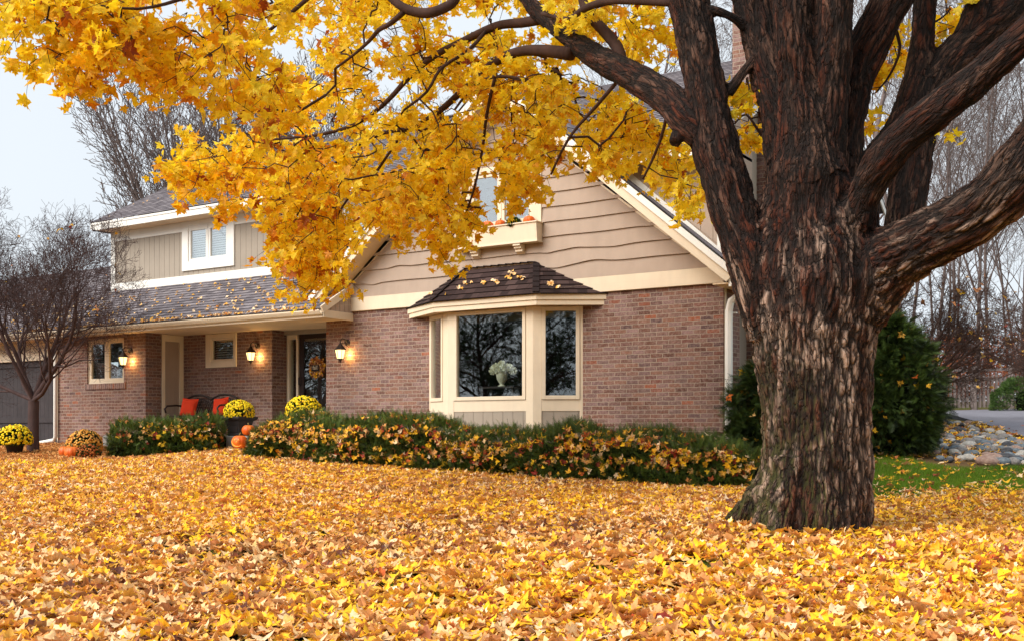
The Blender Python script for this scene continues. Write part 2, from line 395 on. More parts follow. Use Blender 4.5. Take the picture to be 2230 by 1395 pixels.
# ---- porch soffit, roof edge
xR = -13.72; xL = -31.; YG = 14.93
b = MB(); b.box(xL, xR, YG+.02, YE, 2.085, 2.11); b.box(-13.72, x1A, 15.3, 15.3+.001, 2.3, 2.301)
b.build('porch_soffit', MT['soffit'], HO)
b = MB(); b.box(xL, xR, YG-.0, YG+.02, 2.06, 2.22); b.box(xR-.02, xR+.012, YG, YA, 2.06, 2.20); bevel(b.build('porch_fascia', MT['trim'], HO), .004)
g = MB()
g.prism([(xL, YG-.003, 2.10), (xL, YG-.06, 2.115), (xL, YG-.085, 2.15), (xL, YG-.10, 2.175), (xL, YG-.10, 2.195), (xL, YG-.088, 2.195), (xL, YG-.075, 2.155), (xL, YG-.055, 2.13), (xL, YG-.012, 2.115), (xL, YG-.012, 2.19), (xL, YG-.003, 2.19)], (xR-.02-xL, 0, 0))
g.build('gutter', MT['trim'], HO)
def roof_plane(ea, eb, ta, tb, row=.14, th=.012, lift=.0):
    ea, eb, ta, tb = map(Vector, (ea, eb, ta, tb)); u = (eb-ea).normalized(); n = u.cross((ta+tb)/2-(ea+eb)/2).normalized()
    if n.z < 0: n = -n
    up = n.cross(u); L = max((ta-ea).dot(up), (tb-ea).dot(up)); k = max(1, round(L/row)); V = []; F = []; UV = []
    for i in range(k):
        a0, b0 = ea.lerp(ta, i/k), eb.lerp(tb, i/k); a1, b1 = ea.lerp(ta, (i+1)/k), eb.lerp(tb, (i+1)/k)
        q = [a0+n*(th+lift), b0+n*(th+lift), b1+n*lift, a1+n*lift]; s = len(V); V += q; F.append((s, s+1, s+2, s+3))
        UV += [((q[0]-ea).dot(u), i*.14+.002), ((q[1]-ea).dot(u), i*.14+.002), ((q[2]-ea).dot(u), i*.14+.138), ((q[3]-ea).dot(u), i*.14+.138)]
        q2 = [a0+n*lift-up*.001, b0+n*lift-up*.001, b0+n*(th+lift), a0+n*(th+lift)]; s = len(V); V += q2; F.append((s, s+1, s+2, s+3)); UV += [(0, 0)]*4
    return V, F, UV
def roof_part(name, planes, mat):
    V = []; F = []; UV = []
    for p in planes:
        v, f, u = roof_plane(*p); b0 = len(V); V += v; F += [tuple(i+b0 for i in q) for q in f]; UV += u
    return mk(name, V, F, MT[mat], HO, uv=UV)
zE = 2.215; sp = (3.30-zE)/(YB-YG+.05)
xBL, xBR = -22.03, -6.62
xRK = -22.25
roof_part('porch_roof', [((xRK, YG-.05, zE), (xR, YG-.05, zE), (xRK, YB, 3.30), (xR, YB, 3.30))], 'roof')
yGR = 18.4; zGR = zE+sp*(yGR-YG+.05)
roof_part('garage_roof', [((xL, YG-.05, zE), (xRK, YG-.05, zE), (xL, yGR, zGR), (xRK, yGR, zGR)), ((-21.9, yGR+4.4, zE), (xL, yGR+4.4, zE), (-21.9, yGR, zGR), (xL, yGR, zGR))], 'roof')
# porch roof end: rake board and little sided triangle
b = MB(); a_, c_ = Vector((xR+.02, YG-.06, zE-.02)), Vector((xR+.02, YA, zE-.02+sp*(YA-YG+.06)))
b.bar(a_, c_, .035, .13); b.build('porch_rake', MT['trim'], HO)
b = MB()
for i in range(6):
    y0 = YG+.08+i*.125; y1 = y0+.115; y1 = min(y1, YA); f = lambda y: zE+sp*(y-YG+.05)-.03
    b.prism([(xR-.015, y0, 2.2), (xR-.015, y1, 2.2), (xR-.015, y1, max(2.201, f(y1))), (xR-.015, y0, max(2.201, f(y0)))], (.012, 0, 0))
b.build('porch_end_siding', MT['siding'], HO)
# ---- upper storey
sg = .837; xc = -10.29; zap = 5.66                        # fascia bottom apex
fb = lambda x: zap-sg*abs(x-xc)
zb0 = 3.23; zb1 = ZP(430, 598, YB-.03); ze = 4.84; yE = 16.24; zs = 4.66
uw = (XP(400, YB), XP(513, YB), ZP(456, 585.5, YB)); uwt = ZP(440, 478, YB)
u2 = (XP(607, YB), XP(830, YB), ZP(731, 541, YB))
bk = MB(); wall_y(bk, xBL, xBR, 2.0, zs+.1, YB, .15, [(uw[0]+.1, uw[1]-.1, uw[2]+.1, uwt-.05), (u2[0]+.1, u2[1]-.1, u2[2]+.1, uwt-.05)])
bk.box(xBL, xBL+.15, YB+.15, 25.3, -1., 4.9); bk.box(xBR-.15, xBR, YB+.15, 17.85, 2.2, 4.9); bk.box(xBR-.35, xBR-.2, 16.4, 25.3, -1., 2.6); bk.box(xBR-.15, xBR, 18.8, 25.3, -1, 4.9)
bk.box(xBL, xBR, 25.15, 25.3, -1., 4.9)
bk.prism([(xBL, 16.9, 4.85), (xBL, 25.1, 4.85), (xBL, 20.7, 7.2)], (.15, 0, 0)); bk.prism([(xBR-.15, 16.9, 4.85), (xBR-.15, 25.1, 4.85), (xBR-.15, 20.7, 7.2)], (.15, 0, 0))
bk.build('upper_wall', MT['sidingv'], HO)
vb = MB(); zt = lambda x: 4.5; zl = lambda x: zb1-.01
segs = [(xBL+.14, uw[0]), (uw[1], u2[0]), (u2[1], xBR-.1)]
for a, c in segs: vboards(vb, a, c, zl, zt, YB-.02, .17)
vboards(vb, uw[0], uw[1], zl, lambda x: uw[2], YB-.02, .17)
vb.build('vertical_siding', MT['sidingv'], HO)
t = MB(); t.box(xBL-.02, xBR+.02, YB-.045, YB-.001, zb0-.05, zb1); t.box(xBL-.02, xBL+.13, YB-.045, YB+.0, zb1, zs); t.box(xBR-.13, xBR+.02, YB-.045, YB, zb1, zs); t.box(xBL+.13, xBR-.13, YB-.04, YB, 4.44, zs)
t.box(xBL-.02, xBL, YB+.001, YB+.12, 3., zs); bevel(t.build('upper_trim', MT['white'], HO), .004)
window(uw[0], uw[1], uw[2], uwt, YB-.02, (.2, .2, .2, .12), .06, 2, 'white', 'glassup', (.05, .02, .035))
window(u2[0], u2[1], u2[2], uwt, YB-.02, (.12, .12, .12, .12), .06, 3, 'white', 'glassup', (.05, .02, .035))
# main roof
eL, eR = XP(195, yE), XP(1612, yE); sm = .558; yR = 20.7; zR = ze+sm*(yR-yE)
roof_part('roof', [((eL, yE, ze), (eR, yE, ze), (eL, yR, zR), (eR, yR, zR)), ((eR, 2*yR-yE, ze), (eL, 2*yR-yE, ze), (eR, yR, zR), (eL, yR, zR))], 'roof')
# right end: wall flush with the gable, main roof slope carried down over it
xq1, YQ = XP(1579, 15.62), 15.62; xq0 = xc+(zap+.28-4.25)/sg; zq = lambda y: ze+sm*(y-yE)
bq = MB(); bq.prism([(xq0, YQ, 4.25), (xq1, YQ, fb(xq1)+.27), (xq1, YQ, 4.25)], (0, .1, 0)); bq.box(xq1-.1, xq1, YQ+.1, YB, fb(xq1)+.27, 4.3); bq.prism([(xq1-.1, YQ, 4.25), (xq1-.1, YB, 4.25), (xq1-.1, YB, zq(YB)-.05), (xq1-.1, YQ, zq(YQ)-.05)], (.1, 0, 0)); bq.build('upper_wall', MT['siding'], HO)
bq = MB(); vboards(bq, xq0, xq1-.1, lambda x: fb(x)+.41, lambda x: 4.3, YQ-.02, .2); bq.build('vertical_siding', MT['siding'], HO)
bq = MB(); bq.box(xq1-.11, xq1+.01, YQ-.04, YQ, fb(xq1)+.30, 4.25)
bq.prism([(xq1-.11, YQ-.035, fb(xq1)+.31), (xq0, YQ-.035, fb(xq0)+.31), (xq0, YQ-.035, fb(xq0)+.46), (xq1-.11, YQ-.035, fb(xq1)+.46)], (0, .034, 0)); bq.build('upper_trim', MT['white'], HO)
roof_part('roof_extension', [((xq0, 15.15, zq(15.15)), (eR, 15.15, zq(15.15)), (xq0, yE+.02, zq(yE+.02)), (eR, yE+.02, zq(yE+.02)))], 'roof')
bq = MB(); bq.prism([(xq0, 15.17, zq(15.17)-.16), (xq0, 15.17, zq(15.17)-.015), (xq0, 16.3, zq(16.3)-.015), (xq0, 16.3, zq(16.3)-.16)], (eR-xq0-.02, 0, 0)); bq.build('fascia', MT['white'], HO)
t = MB(); t.box(eL+.17, eR-.05, yE+.02, yE+.05, zs-.01, ze-.06); t.box(eL+.02, eR, yE+.005, yE+.06, ze-.062, ze-.012)
for X in (eL+.01, eR-.04):
    t.prism([(X, yE+.01, ze-.16), (X, yR, zR-.16), (X, 2*yR-yE, ze-.16), (X, 2*yR-yE, ze-.01), (X, yR, zR-.01), (X, yE+.01, ze-.01)], (.03, 0, 0))
t.box(eL+.04, eL+.16, yE+.03, yE+.06, zs+.02, ze-.063)
bevel(t.build('fascia', MT['white'], HO), .003)
t = MB(); t.box(eL+.05, eR-.05, yE+.05, YB, zs, zs+.02); t.box(eL+.04, xBL, yE+.05, 2*yR-yE, zs, zs+.02); t.build('soffit', MT['soffit'], HO)
# ---- chimney
YK = 17.9; xk0, xk1 = XP(1595, YK), XP(1672, YK)
k = MB(); k.box(xk0, xk1, YK, YK+.9, -1.2, 9.2); k.box(xk0-.05, xk1+.05, YK-.05, YK+.95, 9.2, 9.4); ch = k.build('chimney', MT['brick'], HO)
MB().box(xk0-.03, xBR+.3, YK-.02, YK-.002, 5.72, 5.95).build('flashing', MT['purple'], ch)
# ---- front gable
YF = 15.29; xg0, xg1 = -14.62, -5.98
VT = .31                                                   # vertical thickness of rake
wins = (-11.19, -9.55, 3.40, 4.52)
sb = MB(); sb_v = []; sb_f = []
kk = 0; z = 2.485; wave = random.Random(5)
while z < zap:
    zz1 = z+.2455; bumps = [(wave.uniform(-14, -6.6), wave.uniform(.1, .3), wave.uniform(-.02, .024)) for _ in range(3 if kk in (0, 1, 2, 3) else 1)]
    if kk == 1: bumps += [(-8.55, .28, .035), (-9.3, .2, -.02), (-13.2, .15, -.03)]
    if kk == 2: bumps += [(-8.2, .25, -.02), (-8.9, .2, .02), (-12.6, .2, .03)]
    w = lambda x: (sum(h*math.exp(-((x-c)/s)**2) for c, s, h in bumps)+.004*math.sin(x*5+kk)) if kk else 0.
    hw = max(0., (zap-z)/sg)
    rngs = [(xc-hw, xc+hw)]
    if zz1 > wins[2]+.1 and z < wins[3]-.05: rngs = [(xc-hw, wins[0]+.05), (wins[1]-.05, xc+hw)]
    for a, c in rngs:
        if c-a < .02: continue
        n = max(2, int((c-a)/.06)); base = len(sb_v)
        for i in range(n+1):
            x = a+(c-a)*i/n; dz = w(x)
            sb_v += [(x, YA-.002, z+dz+.001), (x, YA-.052, z+dz), (x, YA-.020, zz1+.045)]
        for i in range(n):
            q = base+3*i; sb_f += [(q, q+3, q+4, q+1), (q+1, q+4, q+5, q+2)]
    z = zz1; kk += 1
mk('lap_siding', sb_v, [f[::-1] for f in sb_f], MT['siding'], HO)
bk = MB()
for a, c, z0, z1 in ((-14.3, -11.1, 2.3, 9), (-9.65, -6.4, 2.3, 9), (-11.1, -9.65, 2.3, 3.5), (-11.1, -9.65, 4.4, 9)):
    xs = sorted({a, c, *( [xc] if a < xc < c else [])})
    for p, q in zip(xs, xs[1:]):
        zp, zq = min(z1, fb(p)+.1), min(z1, fb(q)+.1)
        if zp > z0 or zq > z0: bk.prism([(p, YA, z0), (q, YA, z0), (q, YA, max(z0+.01, zq)), (p, YA, max(z0+.01, zp))], (0, .12, 0))
bk.box(x1A-.12, x1A, YA+.12, 16.2, 2.24, 2.4)
bk.build('gable_wall', MT['siding'], HO)
t = MB(); t.box(x0A+.64, x1A+.02, YA-.05, YA-.001, 2.235, 2.49); bevel(t.build('gable_band', MT['trim'], HO), .004)
t = MB()                                                   # frieze boards on the wall under the rake
for s, xe in ((1, x1A+.02), (-1, x0A+.1)):
    t.prism([(xe, YA-.046, fb(xe)-.0), (xc, YA-.046, fb(xc)), (xc, YA-.046, fb(xc)-.24), (xe-s*.26, YA-.046, 2.49+.0), (xe, YA-.046, 2.49)], (0, .044, 0))
bevel(t.build('frieze', MT['trim'], HO), .003)
t = MB(); t2 = MB(); t3 = MB()
for s, xe in ((1, xg1), (-1, xg0)):
    P = lambda x, y, d: (x, y, fb(x)+d)
    xe2 = xe-s*.16
    t.prism([P(xe2, YF, 0), P(xc, YF, 0), P(xc, YF, .17), (xe2+s*.1, YF, fb(xe2)+.17-sg*.1)], (0, .03, 0))
    t2.prism([(xe2+s*.08, YF-.035, fb(xe2)+.165-sg*.08), P(xc, YF-.035, .165), P(xc, YF-.035, VT-.02), (xe, YF-.035, fb(xe)+VT-.02)], (0, .06, 0))
    t3.prism([P(xe2, YF+.03, 0), P(xc, YF+.03, 0), P(xc, YF+.03, .02), (xe2, YF+.03, fb(xe2)+.02)], (0, YA-YF-.03, 0))
bevel(t.build('rake_board', MT['trim'], HO), .003); bevel(t2.build('rake_trim', MT['white'], HO), .003); t3.build('rake_soffit', MT['soffit'], HO)
yb_ = 18.5
roof_part('gable_roof', [((xg1, yb_, fb(xg1)+VT), (xg1, YF-.06, fb(xg1)+VT), (xc, yb_, zap+VT), (xc, YF-.06, zap+VT)),
                         ((xg0, YF-.06, fb(xg0)+VT), (xg0, yb_, fb(xg0)+VT), (xc, YF-.06, zap+VT), (xc, yb_, zap+VT))], 'roof')
t = MB()                                                   # right eave of the gable: gutter, soffit
t.box(x1A, xg1-.12, YF+.03, 16.9, 2.16, 2.18); t.build('side_soffit', MT['soffit'], HO)
t = MB(); X = xg1-.03; t.prism([(X-.1, YF+.03, 2.12), (X-.02, YF+.03, 2.12), (X+.02, YF+.03, 2.25), (X-.1, YF+.03, 2.25)], (0, 1.6, 0)); t.build('side_gutter', MT['white'], HO)
ds = MB(); ds.tube([(xg1-.08, 15.8, 2.14), (xg1-.08, 15.78, 2.08), (x1A+.12, 15.74, 1.95), (x1A+.085, 15.74, 1.8), (x1A+.085, 15.74, -.9)], .06, 8)
ds.box(x1A+.001, x1A+.16, 15.84, 15.9, 1.78, 1.80); dso = ds.build('downspout', MT['white'], HO)
t = MB(); t.box(x1A-.0, x1A+.012, YA+.03, YA+.1, -1., 2.23); t.build('corner_board', MT['trim'], HO)
# gable window + flower box
window(wins[0], wins[1], wins[2], wins[3], YA-.03, (.2, .2, .12, .1), .06, 2, 'trim', 'glassup', (.9, .02, .035))
FBY = YA-.24
t = MB(); zt_, zb_ = ZP(1171, 480, FBY), ZP(1171, 521, FBY)
xf0, xf1 = -11.2, -9.54
t.prism([(xf0, FBY+.03, zb_), (xf0, YA-.04, zb_), (xf0, YA-.04, zt_-.02), (xf0, FBY, zt_-.02)], (.03, 0, 0)); t.prism([(xf1-.03, FBY+.03, zb_), (xf1-.03, YA-.04, zb_), (xf1-.03, YA-.04, zt_-.02), (xf1-.03, FBY, zt_-.02)], (.03, 0, 0))
t.prism([(xf0+.03, FBY+.03, zb_), (xf0+.03, FBY+.055, zb_), (xf0+.03, FBY+.025, zt_-.02), (xf0+.03, FBY, zt_-.02)], (xf1-xf0-.06, 0, 0))
t.box(xf0+.03, xf1-.03, FBY+.05, YA-.04, zb_, zb_+.03); t.box(xf0+.03, xf1-.03, FBY+.05, YA-.05, zt_-.07, zt_-.05)
t.box(xf0-.02, xf1+.02, FBY-.02, FBY+.03, zt_-.02, zt_); t.box(xf0-.02, xf0+.03, FBY+.03, YA-.04, zt_-.02, zt_); t.box(xf1-.03, xf1+.02, FBY+.03, YA-.04, zt_-.02, zt_); t.box(xf0-.01, xf1+.01, FBY+.015, YA-.04, zb_-.025, zb_)
fbx = bevel(t.build('flower_box', MT['trim'], HO), .003)
for X in (-9.95, -10.85):
    m = MB(); y1 = YA-.04
    m.prism([(X-.07, y1, zb_-.03), (X-.07, y1-.17, zb_-.03), (X-.07, y1-.17, zb_-.06), (X-.07, y1-.13, zb_-.075), (X-.07, y1-.13, zb_-.1), (X-.07, y1-.09, zb_-.12), (X-.07, y1-.09, zb_-.15), (X-.07, y1, zb_-.19)], (.14, 0, 0))
    m.build('bracket', MT['trim'], fbx)
# ---- bay window
BP = .40; bx0, bx1 = -11.93, -8.79; cx0, cx1 = -11.22, -9.50; YBF = YA-BP
bay = empty('bay_window', (-10.36, YA, -.35)); bay.parent = HO; bay.location = (-10.36+14, YA-16, 0.)
ZS0, ZS1 = ZP(1071, 893, YBF), ZP(1071, 877, YBF)         # sill band
def panel(a, c, glo, ghi, jl, jr, name='bay_side'):
    """facet of the bay between plan points a and c (outer face), glass z range, jamb widths"""
    a, c = Vector((a[0], a[1], 0)), Vector((c[0], c[1], 0)); u = (c-a).normalized(); L = (c-a).length; n = Vector((u.y, -u.x, 0))
    def bx(m, s0, s1, z0, z1, d0, d1):
        p = [a+u*s0+n*d0, a+u*s1+n*d0, a+u*s1+n*d1, a+u*s0+n*d1]; m.prism([(q.x, q.y, z0) for q in p], (0, 0, z1-z0))
    m = MB(); fw = .065
    bx(m, 0, jl, -.9, 2.04, -.08, 0); bx(m, L-jr, L, -.9, 2.04, -.08, 0); bx(m, jl, L-jr, ghi+fw, 2.04, -.08, -.002); bx(m, jl, L-jr, glo-fw-.19, glo-fw, -.08, -.004)
    o = bevel(m.build(name, MT['trim'], bay), .004)
    m = MB(); bx(m, jl+.002, jl+fw, glo-fw+.002, ghi+fw-.002, -.06, .014); bx(m, L-jr-fw, L-jr-.002, glo-fw+.002, ghi+fw-.002, -.06, .014); bx(m, jl+fw, L-jr-fw, ghi, ghi+fw-.002, -.06, .014); bx(m, jl+fw, L-jr-fw, glo-fw+.002, glo, -.06, .014)
    bevel(m.build('frame', MT['trim'], bay), .004)
    m = MB(); bx(m, jl+fw-.003, L-jr-fw+.003, glo-.003, ghi+.003, -.036, -.03); m.build('pane', MT['glass'], bay)
    m = MB(); s = jl
    while s < L-jr-.01:
        e = min(s+.2, L-jr); bx(m, s+.003, e-.003, -.9, glo-fw-.19, -.05, -.012); s = e
    bx(m, jl, L-jr, -.9, glo-fw-.19, -.08, -.051)
    m.build('lower_panel', MT['sidingv'], bay)
    return o
GL0, GL1 = ZP(1071, 862, YBF), ZP(1068, 683, YBF)
panel((cx0, YBF), (cx1, YBF), GL0, GL1, .12, .14, 'bay_front')
panel((bx0, YA), (cx0, YBF), GL0, GL1, .05, .22)
panel((cx1, YBF), (bx1, YA), GL0, GL1, .14, .05)
def poly_off(o, oz=0):                                    # eave outline at overhang o
    return [(-12.42, YA), (-11.40, YA-.60), (-9.32, YA-.60), (-8.36, YA)]
ev = poly_off(0); zl0, zl1 = 2.06, 2.22
t = MB()
for (a, c), (z0, z1, off) in [((ev[i], ev[i+1]), q) for i in range(3) for q in ((2.035, 2.125, .02), (2.12, 2.205, 0.))]:
    a, c = Vector((a[0], a[1], 0)), Vector((c[0], c[1], 0)); u = (c-a).normalized(); n = Vector((-u.y, u.x, 0)); p = [a+n*off, c+n*off, c+n*(off+.05), a+n*(off+.05)]
    t.prism([(q.x, q.y, z0) for q in p], (0, 0, z1-z0))
t.build('bay_fascia', MT['trim'], bay)
t = MB(); t.prism([(x, y, 2.045) for x, y in [(ev[0][0]+.1, YA), (ev[1][0]+.05, ev[1][1]+.06), (ev[2][0]-.05, ev[2][1]+.06), (ev[3][0]-.1, YA)]], (0, 0, .02)); t.build('bay_soffit', MT['soffit'], bay)
tl, tr = (-11.14, YA-.04, 2.80), (-9.66, YA-.04, 2.80)
E3 = [(ev[0][0]-.03, YA, 2.205), (ev[1][0]-.02, ev[1][1]-.04, 2.205), (ev[2][0]+.02, ev[2][1]-.04, 2.205), (ev[3][0]+.03, YA, 2.205)]
V = []; F = []; UV = []
for p in ((E3[1], E3[2], tl, tr), (E3[0], E3[1], tl, tl), (E3[2], E3[3], tr, tr)):
    v, f, u = roof_plane(*p, row=.135, th=.016); b0 = len(V); V += v; F += [tuple(i+b0 for i in q) for q in f]; UV += u
br = mk('bay_roof', V, F, MT['roofbay'], bay, uv=UV)
t = MB()                                                  # hip caps and ridge
for a, c in ((E3[1], tl), (E3[2], tr), (tl, tr)):
    a, c = Vector(a)+Vector((0, 0, .02)), Vector(c)+Vector((0, 0, .02)); n = max(1, round((c-a).length/.15))
    for i in range(n):
        p, q = a.lerp(c, i/n), a.lerp(c, (i+1)/n); t.bar(p+Vector((0, 0, .012)), q, .11, .012)
t.build('hip_caps', MT['roofbay'], bay)
# bay inside: seat board
MB().box(-11.8, -8.95, YA-.02, YA+.3, .05, .1).box(-11.1, -9.6, YBF+.1, YA-.02, .05, .1).build('bay_seat', MT['trim'], bay)
# ---- casement, small window
window(cw[0], cw[1], cw[2], cw[3], YC+.04, (.03, .03, .05, .04), .06, 2, 'trim', 'glass', None, proud=.02)
window(dw[0], dw[1], dw[2], dw[3], YD, (.16, .07, .14, .1), .035, 1, 'trim', 'glass', (.05, .02, .03, MT['blind']))
# ---- garage front
gx1 = xC0-.02; zg = ZP(60, 786, 15.6)
t = MB(); t.box(-30.9, gx1, 15.5, 15.62, zg, 2.085); t.box(-30.9, gx1, 15.47, 15.5, zg+.22, zg+.26); t.box(gx1-.04, gx1+.02, 15.42, 15.6, -1., zg); t.build('garage_header', MT['trim'], HO)
t = MB(); x = -30.8; 
while x < gx1-.05:
    t.box(x, min(x+.145, gx1-.045), 15.60, 15.63, -.6, zg-.005); x += .15
gd = t.build('garage_door', MT['garage'], HO)
MB().box(-30.8, gx1-.05, 15.575, 15.598, .2, .32).box(-30.8, gx1-.05, 15.57, 15.598, zg-.14, zg-.02).build('door_rail', MT['garage'], gd)
MB().tube([(xC0+.0, YC-.06, 2.08), (xC0+.0, YC-.06, 1.9), (xC0+.0, YC-.06, -.13), (xC0-.05, YC-.07, -.2), (xC0-.75, YC-.14, -.30)], .045, 8).build('downspout', MT['white'], HO, True)
b = MB(); b.box(-31, -30.8, 15.4, 24, -1, 2.1); b.box(-30.8, xBL, 23.6, 23.8, -1, 2.1); b.box(-30.8, gx1, 15.62, 15.75, zg, 2.1)
b.prism([(-31, 15.4, 2.1), (-31, 23.8, 2.1), (-31, yGR, zGR-.05)], (.1, 0, 0)); b.build('garage_wall', MT['brick'], HO)
# ---- interior
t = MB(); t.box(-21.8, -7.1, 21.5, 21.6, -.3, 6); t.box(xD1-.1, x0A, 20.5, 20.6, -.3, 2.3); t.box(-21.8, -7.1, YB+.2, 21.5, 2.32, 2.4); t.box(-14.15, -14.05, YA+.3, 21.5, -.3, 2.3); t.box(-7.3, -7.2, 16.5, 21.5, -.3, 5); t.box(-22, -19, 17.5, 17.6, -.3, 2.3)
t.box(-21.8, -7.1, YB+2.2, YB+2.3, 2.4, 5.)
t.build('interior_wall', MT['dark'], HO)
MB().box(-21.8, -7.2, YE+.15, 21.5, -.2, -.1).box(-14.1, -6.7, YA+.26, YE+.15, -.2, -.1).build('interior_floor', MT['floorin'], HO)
# ---- porch floor and step
t = MB(); t.box(-19.3, -13.75, 14.42, YE, -.7, -.085); t.box(-17.4, -16.0, 14.05, 14.42, -.7, -.22)
bevel(tag(t.build('porch_slab', MT['concrete']), 'pale concrete porch slab and step in front of the entry', 'porch'), .015)
# ================================================================== SEGMENT TUBES (trees)
def segs_mesh(P0, P1, R0, R1, n=4):
    P0, P1 = np.asarray(P0, float), np.asarray(P1, float); R0, R1 = np.asarray(R0, float), np.asarray(R1, float)
    t = P1-P0; t /= np.linalg.norm(t, axis=1, keepdims=True)+1e-9
    h = np.where(np.abs(t[:, 2:3]) > .9, [[1., 0, 0]], [[0, 0, 1.]]); x = np.cross(t, h); x /= np.linalg.norm(x, axis=1, keepdims=True); y = np.cross(t, x)
    a = np.arange(n)*2*np.pi/n; ring = x[:, None]*np.cos(a)[None, :, None]+y[:, None]*np.sin(a)[None, :, None]
    V = np.concatenate([P0[:, None]+ring*R0[:, None, None], P1[:, None]+ring*R1[:, None, None]], 1).reshape(-1, 3)
    b = (np.arange(len(P0))*2*n)[:, None]; k = np.arange(n)[None]; k2 = (k+1) % n
    F = np.stack([b+k, b+k2, b+k2+n, b+k+n], -1).reshape(-1, 4)
    return V, F
def grow(seed, L0=4., R0=.15, levels=5, nb=(5, 5, 4, 4, 3), ang=(35, 40, 40, 45, 50), ratio=.62, up=.25, wig=.12, minr=.006, start=(0, 0, 0), d0=(0, 0, 1), bare=.3, rr=.6, nseg=5):
    """recursive bare tree: returns segments by level"""
    rd = random.Random(seed); S = []
    def br(p, d, L, r, lv):
        pts = [p]; rad = [r]; n = nseg if lv < levels-1 else 3
        for i in range(n):
            d = (d+Vector((rd.gauss(0, wig), rd.gauss(0, wig), rd.gauss(0, wig)))+Vector((0, 0, up*.25))).normalized()
            p = p+d*(L/n); pts.append(p); rad.append(max(minr, r*(1-.75*(i+1)/n)))
            S.append((tuple(pts[-2]), tuple(p), rad[-2], rad[-1], lv))
        if lv >= levels: return
        k = nb[min(lv, len(nb)-1)]; az = rd.random()*6.3
        for j in range(k):
            f = bare+(1-bare)*(j+rd.random()*.8)/k; q = f*n; i = min(n-1, int(q)); pp = pts[i].lerp(pts[i+1], q-i); az += 2.4+rd.uniform(-.5, .5)
            dd = (pts[i+1]-pts[i]).normalized(); o = dd.orthogonal().normalized(); o.rotate(Matrix.Rotation(az, 3, dd))
            a = R(ang[min(lv, len(ang)-1)]*rd.uniform(.7, 1.2)); nd = (dd*math.cos(a)+o*math.sin(a)).normalized()
            br(pp, nd, L*ratio*rd.uniform(.75, 1.15)*(1.15-.45*f), max(minr, r*(1-.7*f)*rr), lv+1)
    br(Vector(start), Vector(d0).normalized(), L0, R0, 0); return S
def tree_from(S, name, label, cat, group, loc, mat, split=1, local=True, ns=(8, 5, 3), kid='crown'):
    t = empty(name, loc, label, cat, group)
    A = [s for s in S if s[4] < split]; B = [s for s in S if s[4] >= split]
    def put(L, nm, n):
        if not L: return None
        V, F = segs_mesh([s[0] for s in L], [s[1] for s in L], [s[2] for s in L], [s[3] for s in L], n)
        return mk(nm, V, F, mat, t, True, local=True)
    put(A, 'trunk', ns[0]); put(B, kid, ns[2]); return t

